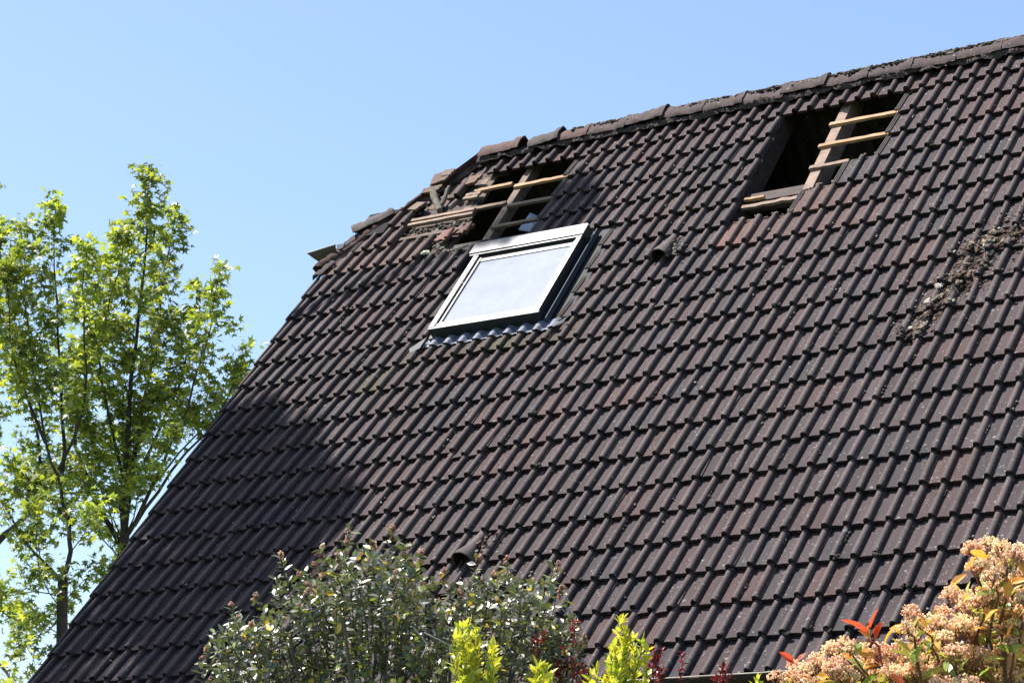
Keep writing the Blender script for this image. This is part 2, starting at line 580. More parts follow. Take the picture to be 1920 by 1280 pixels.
# ------------------------------------------------------------------ hooded vent tiles
def vent(row, c, name_label, w=.062, hh=.062):
    v = MB()
    jit = tinfo[(row, (c - 1) // 2)]
    n = 15
    th = np.linspace(0, np.pi, n)
    vs = np.array([row - 1.15, row - .75, row - .35, row + .02, row + .1])
    wid = np.array([.030, .040, .056, w, w + .003]); hei = np.array([.034, .05, .075, hh + .03, hh + .034])
    lobs = []
    for kk, (ww, he) in enumerate(zip(wid, hei)):
        xx = -.015 + ww * np.cos(th[::-1]); zz = he * np.sin(th) ** .8
        lobs.append(rp(c + xx / U, vs[kk] + 0 * xx, PAN - STEP * (row - vs[kk]) + zz + rng.normal(0, .0015, n)))
    V = np.array(lobs); m = len(vs)
    ii = np.arange(m - 1)[:, None] * n + np.arange(n - 1)[None, :]
    Fq = np.stack([ii, ii + n, ii + n + 1, ii + 1], -1).reshape(-1, 4)
    v.add(V.reshape(-1, 3), Fq, np.r_[CROWN * 1.1, 1], True)
    ctr = V.mean(1, keepdims=True); I = ctr + (V - ctr) * .84 - NN * .004
    v.add(I[2:].reshape(-1, 3), Fq[:2 * (n - 1), ::-1].copy(), np.r_[BASE * .5, 1], True)
    j = np.arange(n - 1)
    v.add(np.r_[V[-1], I[-1]], np.stack([j, j + n, j + n + 1, j + 1], -1), np.r_[CROWN, 1])
    # recessed black face painting the dark of the opening, and the flat pan beside the hood
    v.add(I[2], [tuple(range(n))], (.01, .01, .01, 1))
    tile_pan = rp(np.array([c - .78, c - .3, c + .3, c - .78, c - .3, c + .3]), np.array([row - 1.15] * 3 + [row] * 3), np.array([PAN - .026] * 3 + [PAN + .001] * 3))
    v.add(tile_pan, [(0, 3, 4, 1), (1, 4, 5, 2)], np.r_[BASE, 1])
    o = v.build('vent_tile', M_TILE, house)
    tag(o, name_label)
    return o


vent(7, -17, 'mossy hooded vent tile right of the roof window', w=.078, hh=.07)
vent(18, -19, 'hooded vent tile with a dark opening low on the roof', w=.082, hh=.085)

# ------------------------------------------------------------------ ridge tiles
def lump_noise(P, s, a):
    return a * (np.sin(P[:, 0] * s + 1.7 * np.sin(P[:, 2] * s * .8)) * np.cos(P[:, 1] * s * 1.1 + 2.1) + .6 * np.sin(P[:, 0] * s * 2.3 + P[:, 2] * s * 1.9 + 1.0) + .4 * np.cos(P[:, 1] * s * 3.9 + P[:, 0] * s * 3.1))


RY, RZ = .058, GROUND_DROP - .055


def cap_tile(a, b, up, rad, col, label=None, rough=.004, name='ridge_tile', parent=house, arc=(-.08, 1.08), thick=.016, flat=1.0, pw=1.0):
    """half-round cap from a to b"""
    mb = MB()
    a = np.asarray(a, float); b = np.asarray(b, float); d = b - a; L = np.linalg.norm(d); d /= L
    up = np.asarray(up, float); s = np.cross(d, up); s /= np.linalg.norm(s); u = np.cross(s, d)
    n, m = 17, 14
    th = np.linspace(arc[0] * np.pi, arc[1] * np.pi, n)
    tt = np.linspace(0, 1, m)
    taper = 1 + .05 * (1 - tt) + .13 * (tt > .84)
    P = a + d * (L * tt)[:, None, None] + rad * taper[:, None, None] * ((np.sign(np.cos(th)) * np.abs(np.cos(th)) ** pw)[None, :, None] * s + flat * (np.sign(np.sin(th)) * np.abs(np.sin(th)) ** pw)[None, :, None] * u)
    Q = P.reshape(-1, 3)
    nrm = (Q - (a + ((Q - a) @ d)[:, None] * d)); nrm /= np.linalg.norm(nrm, axis=1)[:, None]
    Q = Q + nrm * (lump_noise(Q, 31, rough) + rng.normal(0, rough * .35, len(Q)))[:, None]
    ii = np.arange(m - 1)[:, None] * n + np.arange(n - 1)[None, :]
    Fq = np.stack([ii, ii + 1, ii + n + 1, ii + n], -1).reshape(-1, 4)
    mb.add(Q, Fq, col, True)
    I = Q - nrm * thick
    mb.add(I, Fq[:, ::-1].copy(), col * .8, True)
    QQ = Q.reshape(m, n, 3); II = I.reshape(m, n, 3)
    for A, B in ((QQ[0], II[0]), (QQ[-1][::-1], II[-1][::-1]), (QQ[::-1, 0], II[::-1, 0]), (QQ[:, -1], II[:, -1])):
        k = len(A); j = np.arange(k - 1)
        mb.add(np.r_[A, B], np.stack([j, j + k, j + k + 1, j + 1], -1), col)
    o = mb.build(name, M_RIDGE, parent)
    if label: tag(o, label)
    return o


XR = np.array([1.0, 0, 0])
edges = [-35.9, -33.0, -30.0, -27.9]
x = -27.9
while x < 30: x += 2.72; edges.append(x)
for k in range(len(edges) - 1):
    c0, c1 = edges[k], edges[k + 1]
    dz = rng.normal(0, .008); col = (CROWN * .35 + REDD * .65) * rng.uniform(.8, 1.05)
    tilt = rng.normal(0, .013)
    lab = None
    if k == 0: col = PINK * .7 + REDD * .3; tilt = .012; lab = 'reddish ridge tile at the broken left end of the ridge'
    if k == 1: tilt = .035; c0 += .9; dz = .0; lab = 'dark ridge tile tilted up beside the gap in the ridge'; col = CROWN * .7
    if k == 2: col = PINK * .6 + REDD * .4; c0 += .1; lab = 'orange-brown ridge tile right of the tilted one'
    a = np.array([c0 * U, RY, RZ + dz]); b = np.array([c1 * U + .03, RY, RZ + dz + tilt])
    cap_tile(a, b, (0, 0, 1), .132, np.r_[col * .85, 1], lab, rough=.004 if k < 3 else .006, pw=1.35, arc=(.0, 1.0))

# mortar bedding under the ridge tiles
mm = MB()
n = 900
cs = np.linspace(-36.0, 30, n)
for side in (-1, 1):
    prof = np.array([[.0, .06], [.075, .03], [.112, .0], [.122, -.012], [.128, -.028], [.135, -.05]])
    prof[:, 0] += .0
    V = np.zeros((n, len(prof), 3))
    for j, (yy, zz) in enumerate(prof):
        nz = np.convolve(rng.normal(0, .03, n), np.ones(9) / 9, 'same') + np.convolve(rng.normal(0, .02, n), np.ones(31) / 31, 'same') * .6 + rng.normal(0, .002, n)
        V[:, j] = np.c_[cs * U, RY + side * (yy + nz), RZ + zz + nz * .7]
    ii = np.arange(n - 1)[:, None] * len(prof) + np.arange(len(prof) - 1)[None, :]
    k = len(prof)
    Fq = np.stack([ii, ii + 1, ii + k + 1, ii + k], -1).reshape(-1, 4)
    if side > 0: Fq = Fq[:, ::-1].copy()
    mm.add(V.reshape(-1, 3), Fq, (.058, .047, .044, 1), True)
tag(mm.build('ridge_mortar', M_MORTAR, house), 'dark crumbling mortar under the ridge tiles')

# ------------------------------------------------------------------ small lumps (moss, debris)
_t = (1 + 5 ** .5) / 2
ICO = np.array([[-1, _t, 0], [1, _t, 0], [-1, -_t, 0], [1, -_t, 0], [0, -1, _t], [0, 1, _t], [0, -1, -_t], [0, 1, -_t], [_t, 0, -1], [_t, 0, 1], [-_t, 0, -1], [-_t, 0, 1]])
ICO /= np.linalg.norm(ICO[0])
ICF = np.array([[0, 11, 5], [0, 5, 1], [0, 1, 7], [0, 7, 10], [0, 10, 11], [1, 5, 9], [5, 11, 4], [11, 10, 2], [10, 7, 6], [7, 1, 8], [3, 9, 4], [3, 4, 2], [3, 2, 6], [3, 6, 8], [3, 8, 9], [4, 9, 5], [2, 4, 11], [6, 2, 10], [8, 6, 7], [9, 8, 1]])


def ico2():
    V = [tuple(v) for v in ICO]; F = []
    cache = {}
    def mid(a, b):
        k = (min(a, b), max(a, b))
        if k not in cache:
            p = (np.array(V[a]) + np.array(V[b])); p /= np.linalg.norm(p); cache[k] = len(V); V.append(tuple(p))
        return cache[k]
    for a, b, c in ICF:
        x, y, z = mid(a, b), mid(b, c), mid(c, a)
        F += [(a, x, z), (b, y, x), (c, z, y), (x, y, z)]
    return np.array(V), np.array(F)


ICO2, ICF2 = ico2()


def lump(mb, p, size, col, sq=(1, 1, .7), fine=True, smooth=True, rough=.22, frame=None):
    V, F = (ICO2, ICF2) if fine else (ICO, ICF)
    q = V * (1 + rng.normal(0, rough, (len(V), 1))) * size * np.array(sq)
    if frame is None:
        a = rng.uniform(0, 2 * np.pi)
        ex = np.array([math.cos(a), 0, 0]) + DS * math.sin(a); ey = np.cross(NN, ex); frame = np.array([ex, ey, NN])
    mb.add(p + q @ frame, F, np.r_[np.asarray(col)[:3] * rng.uniform(.75, 1.25), 1], smooth)


moss = MB()
MC = [(.065, .058, .048), (.10, .092, .075), (.045, .043, .028), (.26, .25, .22)]
for row in range(2, 23):
    for c in range(-42, 14):
        if not present(row, c): continue
        q = rng.random()
        if q < (.15 if c > -12 else .08) + (.06 if c % 2 else 0):
            nl = rng.integers(2, 9)
            v0 = row - rng.uniform(.3, .95)
            jit = tinfo[(row, (c - 1) // 2)]
            for k in range(nl):
                v = v0 + k * rng.uniform(.03, .07)
                if v > row - .02: break
                xx = rng.choice([.027, .03, .024, -.028]) + rng.normal(0, .003)
                z = PAN + .014 - STEP * (row - v)
                lump(moss, rp(c + xx / U + jit[0], v, z), rng.uniform(.004, .012), MC[rng.integers(0, 4)], rough=.3, fine=False)
        if rng.random() < .2:
            v = row - rng.uniform(0.05, 1)
            lump(moss, rp(c - rng.uniform(.25, .75), v, PAN - STEP * (row - v) + .001), rng.uniform(.003, .009), MC[rng.integers(0, 4)], sq=(1, 1, .45), fine=False)
        if rng.random() < .05:   # clump hanging at a tail
            for k in range(rng.integers(2, 6)):
                lump(moss, rp(c + rng.normal(0.1, .12), row - rng.uniform(-.03, .08), PAN + .01 + rng.uniform(-.01, .02)), rng.uniform(.007, .016), MC[rng.integers(0, 3)])
tag(moss.build('moss', M_MOSS, origin=rp(0, 22, 0)), 'small grey and brown moss cushions scattered over the roof tiles', 'moss', kind='stuff')

patch = MB()
spine = np.array([[.3, 11.9], [1.3, 11.2], [1.6, 10.3], [2.5, 9.9], [2.2, 9.3], [2.7, 8.8], [3.6, 8.45], [4.2, 8.3]])
PC = [(.085, .058, .046), (.13, .09, .068), (.055, .039, .033), (.18, .15, .115), (.038, .031, .027), (.28, .27, .23)]
for k in range(1250):
    q = rng.uniform(0, len(spine) - 1); i0 = int(q); f = q - i0
    ctr = spine[i0] * (1 - f) + spine[i0 + 1] * f
    sp = rng.normal(0, 1, 2) * np.array([.78, .44])
    c, v = ctr + sp
    dd = np.hypot(sp[0] / .78, sp[1] / .44)
    if v > math.ceil(v) - .04: v -= .06
    row = math.ceil(v)
    xx = (c - round(c)) * U
    hz = PAN - STEP * (row - v) + (.034 * max(0, 1 - (xx / .034) ** 2) ** .5 if abs(xx) < .034 else 0)
    big = rng.random() < .35 and dd < 1.2
    sz = rng.uniform(.012, .030) if big else rng.uniform(.004, .012)
    lift = rng.uniform(0, .014) if dd < .9 else .0
    lump(patch, rp(c, v, hz + lift + .002), sz, PC[rng.integers(0, 6 if dd > 1 else 5)], sq=(rng.uniform(.8, 1.4), rng.uniform(.5, 1), rng.uniform(.25, .6)), rough=.34, smooth=rng.random() < .5)
tag(patch.build('moss_patch', M_MOSS, origin=rp(2, 12, 0)), 'thick brown crumbly moss pile on the right side of the roof', 'moss', kind='stuff')

crumbs = MB()
for k in range(3400):
    c = rng.uniform(-29, 29)
    if rng.random() > .35 + .65 * max(0, math.sin(c * .55) ** 2): continue
    a = rng.uniform(.28, .78) * np.pi
    r_ = .132 * 1.06
    p = np.array([c * U, RY - np.sign(math.cos(a)) * abs(math.cos(a)) ** 1.35 * r_ * (-1 if rng.random() < .2 else 1), RZ + math.sin(a) ** 1.35 * r_])
    lump(crumbs, p, rng.uniform(.005, .022), [(.13, .112, .09), (.085, .07, .058), (.20, .185, .155), (.05, .045, .037)][rng.integers(0, 4)], rough=.3, sq=(1.2, 1, .6), frame=np.eye(3), fine=rng.random() < .5)
tag(crumbs.build('ridge_moss', M_MOSS, origin=(0, RY, RZ)), 'crumbly pale moss and lichen crust along the top of the ridge', 'moss', kind='stuff')

# debris heaps on the vent tiles
for (c, v, lab) in ((-16.6, 6.75, 'white lichen crumbs on the vent tile right of the roof window'), (-18.6, 17.55, 'brown moss crumbs on the low vent tile')):
    d = MB()
    for k in range(34):
        cc = c + rng.normal(.25, .35); vv = v + rng.normal(0, .2)
        lump(d, rp(cc, vv, PAN + .028 + rng.uniform(-.01, .02)), rng.uniform(.004, .014), PC[rng.integers(1, 6)], rough=.3)
    tag(d.build('moss_clump', M_MOSS), lab, 'moss', kind='stuff')

# ------------------------------------------------------------------ timber
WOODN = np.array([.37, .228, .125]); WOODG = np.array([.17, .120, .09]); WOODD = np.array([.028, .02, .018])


def rafter(c, r0, r1, col, w=.09, top=-.10, dep=.16, lab=None):
    m_ = MB()
    hw = w / U / 2
    segs = 12
    for k in range(1):
        m_.rbox(c - hw, c + hw, r0, r1, top - dep, top, np.r_[col, 1])
    o = m_.build('rafter', M_WOOD, house)
    if lab: tag(o, lab)


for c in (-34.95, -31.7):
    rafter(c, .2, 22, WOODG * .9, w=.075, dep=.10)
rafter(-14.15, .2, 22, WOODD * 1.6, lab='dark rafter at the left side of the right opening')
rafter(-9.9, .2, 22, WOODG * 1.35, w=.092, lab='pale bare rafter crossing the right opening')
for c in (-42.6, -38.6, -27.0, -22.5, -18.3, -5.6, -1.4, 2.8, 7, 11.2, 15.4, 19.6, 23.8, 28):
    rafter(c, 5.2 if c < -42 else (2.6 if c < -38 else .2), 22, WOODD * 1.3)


def batten(c0, c1, r, col, w=.042, t=.026, top=-.074, dr=0.0, lab=None, wob=.0012, name='batten'):
    m_ = MB()
    a = rp(c0, r, top - t / 2); b = rp(c1, r + dr, top - t / 2)
    m_.beam(a, b, w, t, NN, np.r_[col, 1], 8, wob)
    o = m_.build(name, M_WOOD, house)
    if lab: tag(o, lab)
    return o


# right opening
batten(-10.35, -5.9, 1.8, WOODN, lab='orange new-looking batten at the top of the right opening')
batten(-10.4, -5.9, 2.8, WOODN * .92)
batten(-10.3, -7.9, 3.8, WOODG * 1.25)
batten(-13.7, -12.45, 4.78, WOODN * .95, w=.03, lab='short broken batten stub')
batten(-13.6, -10.2, 5.12, WOODG * 1.3, w=.045, wob=.003)
cross = MB(); cross.rbox(-13.8, -10.2, 4.42, 4.80, -.22, -.11, np.r_[WOODD * 2.2, 1]); cross.build('trimmer_beam', M_WOOD, house)
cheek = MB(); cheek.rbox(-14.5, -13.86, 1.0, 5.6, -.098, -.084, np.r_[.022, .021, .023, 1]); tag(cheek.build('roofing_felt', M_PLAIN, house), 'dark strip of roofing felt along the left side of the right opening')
for (c, r) in ((-13.75, 2.05), (-13.8, 3.05)):
    hk = MB()
    lump(hk, rp(c, r, -.07), .018, (.22, .2, .16), sq=(.5, 1.4, .5), frame=np.array([XR, DS, NN]))
    hk.build('mortar_dab', M_MORTAR, house)
# left opening
batten(-35.1, -32.3, 1.62, WOODN * .95)
batten(-31.95, -27.7, 1.80, WOODN, lab='orange batten at the top of the left opening')
batten(-34.2, -31.8, 2.62, WOODG * .9)
batten(-31.5, -27.7, 2.82, WOODG * .9)
batten(-31.7, -27.7, 3.82, WOODG * .85)
batten(-38.7, -33.9, 2.76, WOODG * 1.45, w=.038, dr=.0, top=-.05, lab='pale doubled batten across the stripped corner')
batten(-38.7, -33.8, 3.0, WOODG * 1.5, w=.036, top=-.045)
batten(-35.4, -34.3, 1.92, WOODG * 1.3, top=-.05)
batten(-35.4, -34.3, 2.1, WOODG * 1.2, top=-.045)
batten(-39.6, -34.0, 3.62, WOODG * .6, top=-.065)
# boarding and felt under the stripped hip corner
bd = MB()
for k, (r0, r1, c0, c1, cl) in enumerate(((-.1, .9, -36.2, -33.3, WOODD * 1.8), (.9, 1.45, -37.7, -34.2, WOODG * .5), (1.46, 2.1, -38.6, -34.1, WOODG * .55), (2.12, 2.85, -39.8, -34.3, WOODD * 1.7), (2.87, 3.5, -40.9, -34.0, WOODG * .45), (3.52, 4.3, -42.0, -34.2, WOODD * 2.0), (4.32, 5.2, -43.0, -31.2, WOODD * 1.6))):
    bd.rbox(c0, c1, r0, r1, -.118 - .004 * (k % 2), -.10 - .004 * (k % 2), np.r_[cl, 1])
tag(bd.build('roof_boarding', M_WOOD, house), 'weathered boarding laid bare at the hip corner')

# mortar bedding left where tiles came away
mr_ = MB()
for k in range(150):
    q = rng.random()
    if q < .3: c, v, sz = rng.uniform(-38.5, -34), 3.25 + rng.normal(0, .06), rng.uniform(.006, .016)
    elif q < .6:
        v = rng.uniform(0, 4.3); c = -36 - 1.646 * (v + .3) + rng.uniform(.2, 1.0); sz = rng.uniform(.008, .024)
    elif q < .8: c, v, sz = rng.uniform(-36.0, -31.2), 4.75 + rng.normal(0, .1), rng.uniform(.008, .02)
    else: c, v, sz = rng.uniform(-39, -34), rng.uniform(1.6, 4.6), rng.uniform(.005, .018)
    lump(mr_, rp(c, v, -.095 + rng.uniform(0, .02)), sz, [(.10, .085, .07), (.15, .13, .11), (.06, .05, .045)][rng.integers(0, 3)], rough=.3, sq=(1.3, 1, .5))
for (r_, cs_) in ((5.80, (-13, -12, -11, -10)), (4.80, (-9, -8)), (3.80, (-7, -6)), (4.80, (-35, -34, -33, -32)), (3.82, (-38, -37, -36))):
    for c_ in cs_:
        for k in range(9):
            xx = rng.uniform(-.8, .2)
            on = abs(xx) < .2
            lump(mr_, rp(c_ + xx, r_ + rng.uniform(-.01, .05), PAN - STEP * 1.15 + (.034 if on else .0)), rng.uniform(.006, .014), [(.10, .088, .07), (.14, .125, .10)][rng.integers(0, 2)], rough=.3, sq=(1.2, 1, .7))
tag(mr_.build('mortar_rubble', M_MORTAR, house), 'crumbled mortar on the stripped corner', kind='stuff')

# edge of the half-hip: broken bedding with a reddish underside
hb = MB()
vv = np.linspace(-.35, 4.5, 60)
ch = -36 - 1.646 * (vv + .35)
k = 5
prof = [(-.3, -.16), (-.42, -.05), (-.2, -.02), (.25, -.035), (.4, -.10)]
V = np.zeros((60, k, 3))
for j, (dx, h) in enumerate(prof):
    nz = rng.normal(0, .05, 60) + .09 * np.sin(vv * 5 + j)
    V[:, j] = rp(ch + dx + nz, vv, h + rng.normal(0, .005, 60) - .012 * np.sin(vv * 4))
ii = np.arange(59)[:, None] * k + np.arange(k - 1)[None, :]
hb.add(V.reshape(-1, 3), np.stack([ii, ii + k, ii + k + 1, ii + 1], -1).reshape(-1, 4), np.r_[.05, .032, .027, 1], True)
tag(hb.build('hip_bedding', M_MORTAR, house), 'reddish broken bedding along the bare hip edge')

# loose / displaced tiles of the stripped corner
def frag(c, r, h, wc, lr, rot, col, label, tilt=(0, 0), thick=.026, roll=None, name='tile_fragment'):
    """irregular broken slab of tile, with a piece of its roll if asked"""
    pts_ = [(-1, -1), (-.35, -1), (.4, -.95), (1, -1), (1.02, -.2), (.8, .15), (.95, .5), (.7, 1), (.1, .86), (-.3, 1.05), (-1, .95), (-.98, .1)]
    n_ = len(pts_)
    q_ = np.array(pts_) + rng.uniform(-.09, .09, (n_, 2))
    x = q_[:, 0] * wc * U / 2; y = q_[:, 1] * lr * G / 2
    ca, sa = math.cos(rot), math.sin(rot)
    X = x * ca - y * sa; Y = x * sa + y * ca
    top = rp(c, r, h) + X[:, None] * XR + Y[:, None] * DS + (h * 0 + X * tilt[0] + Y * tilt[1])[:, None] * NN
    m_ = MB()
    F = [tuple(range(n_))[::-1], tuple(range(n_, 2 * n_))] + [(j, (j + 1) % n_, (j + 1) % n_ + n_, j + n_) for j in range(n_)]
    col = np.asarray(col) * 1.0
    m_.add(np.r_[top, top - NN * thick + rng.normal(0, .0015, (n_, 3))], F, np.r_[col, 1])
    if roll:
        q0 = rp(c, r, h) + XR * (roll * U) * ca - DS * lr * G * .42; q1 = rp(c, r, h) + XR * (roll * U) * ca + DS * lr * G * .42
        m_.tube(np.linspace(q0, q1, 5) + rng.normal(0, .0015, (5, 3)), [.024, .026, .027, .027, .028], 10, np.r_[col * .95, 1])
    o = m_.build(name, M_RIDGE)
    tag(o, label, 'tile fragment', 'broken tile pieces in the stripped corner')


frag(-34.75, 4.0, -.035, 1.1, .55, .25, PINK * 1.25, 'broken pinkish tile piece with a chipped corner below the doubled batten', (.05, .1), roll=.33)
frag(-33.45, 3.85, -.035, .8, .5, .35, PINK * .9, 'small brown tile piece lying right of the pinkish broken one', (.05, .1), roll=.28)
frag(-38.05, .95, .02, 1.5, .42, .0, np.array([.12, .085, .065]), 'pale pink slab lying on the bare hip edge left of the ridge end', (.1, -.15))
frag(-37.6, .85, .035, .9, .26, .12, np.array([.15, .11, .085]), 'smaller pale slab lying on top of the pale pink slab', (.05, -.1))
frag(-38.35, 1.45, -.0, 1.5, .22, .05, np.array([.10, .07, .05]), 'long narrow brown chip just under the pale pink slab', (.05, -.1))
frag(-35.4, 1.25, -.02, 1.0, .40, .15, np.array([.13, .085, .055]), 'light brown chipped fragment below the left end of the ridge', (.1, .0))
frag(-38.85, 2.15, -.02, 1.1, .40, .5, np.array([.13, .10, .075]), 'buff jagged fragment beside the tile with the long roll', (.1, .1))
st_ = MB(); q0 = rp(-35.6, 2.28, -.03); q1 = rp(-35.85, 2.6, -.03)
st_.tube(np.linspace(q0, q1, 4), [.026, .028, .028, .024], 10, np.r_[CROWN * 1.5, 1])
tag(st_.build('tile_fragment', M_RIDGE), 'short round stub of a tile roll below the single tile at the ridge end', 'tile fragment', 'broken tile pieces in the stripped corner')

# the two-armed mortar lump (stone peg) lying on the boarding
pg = MB()
pa = rp(-37.9, 1.75, .02); pb = rp(-36.8, 2.50, -.06)
pg.tube(np.linspace(pa, pb, 7) + rng.normal(0, .003, (7, 3)), [.030, .037, .036, .034, .035, .037, .030], 9, (.18, .16, .13, 1))
pa2 = rp(-37.1, 1.4, -.02); pb2 = rp(-36.9, 2.25, -.05)
pg.tube(np.linspace(pa2, pb2, 6) + rng.normal(0, .003, (6, 3)), [.016, .022, .02, .023, .026, .02], 8, (.13, .12, .10, 1))
pg.add(*(lambda q: (q[0], q[1]))(((ICO2 * .036 * np.array([1, 1, .5])) @ np.eye(3) + pa, ICF2)), col=(.26, .23, .16, 1), smooth=True)
tag(pg.build('broken_post', M_MORTAR), 'pale forked stub of stone lying on the stripped hip corner', 'rubble')

for (c, v, s, col, lab) in ((-35.55, 4.72, .05, (.36, .36, .28), 'white mortar chunk in the gap left of the roof window'),
                            (-32.85, 4.78, .055, (.27, .25, .19), 'cream mortar chunk above the top left corner of the roof window'),
                            (-34.4, 4.62, .024, (.2, .19, .16), 'tiny white mortar chip between the two larger chunks')):
    ck = MB()
    lump(ck, rp(c, v, -.045), s, col, sq=(1.3, .55, .35), rough=.16, frame=np.array([XR, DS, NN]), smooth=False)
    tag(ck.build('mortar_chunk', M_MORTAR), lab, 'mortar chunk')

# hip cap tiles that are still in place
hipd = rp(-43.6, 2.95, .0) - rp(-40.4, 1.95, .0)
cap_tile(rp(-40.55, 2.2, -.055), rp(-43.0, 2.92, -.045), (-.35, -.45, .8), .115, np.r_[CROWN * .8, 1], 'dark cap tile left on the hip', name='hip_tile', rough=.009, pw=1.5, arc=(.0, 1.0), flat=.6)
cap_tile(rp(-42.6, 3.05, -.07), rp(-43.9, 4.0, -.07), (-.35, -.45, .8), .075, np.r_[BASE * .9, 1], 'narrow cap tile above the gutter end', name='hip_tile', rough=.006, pw=1.4, arc=(.0, 1.0), flat=.5)
cap_tile(rp(-43.1, 4.35, -.06), rp(-43.55, 5.05, -.04), (-.35, -.55, .75), .07, np.r_[BASE * .8, 1], 'short cap tile at the top of the verge', name='hip_tile', rough=.006, pw=1.4, arc=(.0, 1.0), flat=.5)
bb = MB()
bb.rbox(-42.6, -40.3, 2.1, 3.25, -.10, -.03, (.024, .022, .024, 1))  # dark mass filling below the hip cap
tag(bb.build('hip_wedge', M_MORTAR, house), 'dark wedge under the hip cap')

# ------------------------------------------------------------------ half-hip gutter end
gt = MB()
def trough(a, b, s, rad, col, n=15, open_up=(0, 0, 1), cap=True, thick=.004, lip=True):
    m_ = MB()
    a = np.asarray(a, float); b = np.asarray(b, float); s = np.asarray(s, float); s /= np.linalg.norm(s)
    d = (b - a) / np.linalg.norm(b - a); u = np.asarray(open_up, float)
    th = np.linspace(np.pi, 2 * np.pi, n)
    segs = 5
    tt = np.linspace(0, 1, segs)
    P = a + (b - a) * tt[:, None, None] + rad * (np.cos(th)[None, :, None] * s + np.sin(th)[None, :, None] * u)
    I = a + (b - a) * tt[:, None, None] + (rad - thick) * (np.cos(th)[None, :, None] * s + np.sin(th)[None, :, None] * u)
    ii = np.arange(segs - 1)[:, None] * n + np.arange(n - 1)[None, :]
    Fq = np.stack([ii, ii + 1, ii + n + 1, ii + n], -1).reshape(-1, 4)
    m_.add(P.reshape(-1, 3), Fq, col, True); m_.add(I.reshape(-1, 3), Fq[:, ::-1].copy(), col, True)
    if cap:
        for q in (a, b):
            e = q + (rad - .001) * (np.cos(th)[:, None] * s + np.sin(th)[:, None] * u)
            m_.add(np.r_[e, e + d * .003 * (1 if q is b else -1)], [tuple(range(n)), tuple(range(2 * n - 1, n - 1, -1))], col)
    if lip:
        m_.tube([a - s * rad, b - s * rad], .008, 8, col); m_.tube([a + s * rad, b + s * rad], .006, 8, col)
    return m_


ge = rp(-45.5, 3.82, .0)
tr = trough(ge + np.array([0, .085, 0]), ge + np.array([.34, .085, .035]), (0, 1, 0), .10, (.060, .045, .033, 1), cap=False, lip=False)
for V_ in tr.V:
    t_ = np.clip((V_[:, 0] - ge[0]) / .34, 0, 1)
    V_[:, 0] += (1 - t_) * np.clip(ge[2] - V_[:, 2], 0, 1) * 1.2
tr.tube([ge + np.array([0, -.015, 0]), ge + np.array([.34, -.015, .035])], .006, 8, (.34, .30, .24, 1))
tr.tube([ge + np.array([.05, .173, .005]), ge + np.array([.34, .173, .035])], .005, 8, (.2, .18, .15, 1))
tag(tr.build('hip_gutter', M_GUTTER, house), 'beige metal gutter end sticking out at the half hip')
wp = MB()
th = np.linspace(np.pi, 2 * np.pi, 12); q0 = rp(-42.95, 3.72, .02)
e = q0 + .045 * (np.cos(th)[:, None] * XR + np.sin(th)[:, None] * np.array([0, 0, 1]))
wp.add(np.r_[e, e + np.array([0, .02, 0])], [tuple(range(12)), tuple(range(23, 11, -1))] + [(j, j + 12, j + 13, j + 1) for j in range(11)] + [(11, 23, 12, 0)], (.28, .30, .32, 1))
tag(wp.build('gutter_end_cap', M_ALU, house), 'pale grey half-round end cap beside the gutter')

# ------------------------------------------------------------------ eaves gutter, walls, back roof
eave = rp(0, 22, 0)
gy, gz = eave[1] - .055, eave[2] - .05
tr = trough((-6.75, gy, gz), (4.6, gy, gz), (0, 1, 0), .068, (.018, .009, .008, 1), lip=False)
gut = tr.build('eaves_gutter', M_GUTTER, house)
tag(gut, 'dark brown gutter along the eaves, the sunlit highlight of its rim painted in')
rim = MB(); rim.tube([(-6.76, gy - .068, gz + .008), (4.61, gy - .068, gz + .008)], .0045, 8, (.36, .32, .26, 1)); rim.build('rim', M_GUTTER, gut)  # pale cream bead: the rim's sunlit highlight put into the colour
fa = MB(); fa.box((-6.5, eave[1] + .03, eave[2] - .27), (11.1, 0, 0), (0, .025, 0), (0, 0, .2), (.035, .02, .016, 1)); fa.build('fascia', M_PLAIN, house)
wy = eave[1] + .45
RB = 2 * .058 - eave[1]     # y of the back eave
wl = MB()
wl.box((-6.25, wy, -.1), (10.6, 0, 0), (0, .3, 0), (0, 0, eave[2] + .15), (.62, .58, .5, 1))
wl.build('front_wall', M_PLAIN, house)
wl = MB()
wl.box((-6.25, RB - .75, -.1), (10.6, 0, 0), (0, .3, 0), (0, 0, eave[2] + .15), (.62, .58, .5, 1))
wl.build('back_wall', M_PLAIN, house)
hz = rp(-43.6, 4.45)[2]
hy = rp(-43.6, 4.45)[1]
for X, nm, full in ((-6.25, 'gable_wall', False), (4.1, 'gable_wall', True)):
    w_ = MB()
    y0, z0 = wy + .303, -.1
    top = eave[2] - .1
    ym = .058
    if full:
        pts = [(y0, z0), (2 * ym - y0, z0), (2 * ym - wy, top + .3), (ym, GROUND_DROP - .3), (wy, top + .3)]
    else:
        pts = [(y0, z0), (2 * ym - y0, z0), (2 * ym - wy, top + .3), (2 * ym - hy - .25, hz - .2), (hy + .25, hz - .2), (wy, top + .3)]
    k = len(pts)
    A = [(X, y, z) for y, z in pts]; B = [(X + .24, y, z) for y, z in pts]
    F = [tuple(range(k)), tuple(range(2 * k - 1, k - 1, -1))] + [(j, j + k, (j + 1) % k + k, (j + 1) % k) for j in range(k)]
    w_.add(A + B, F, (.64, .6, .52, 1))
    w_.build(nm, M_PLAIN, house)
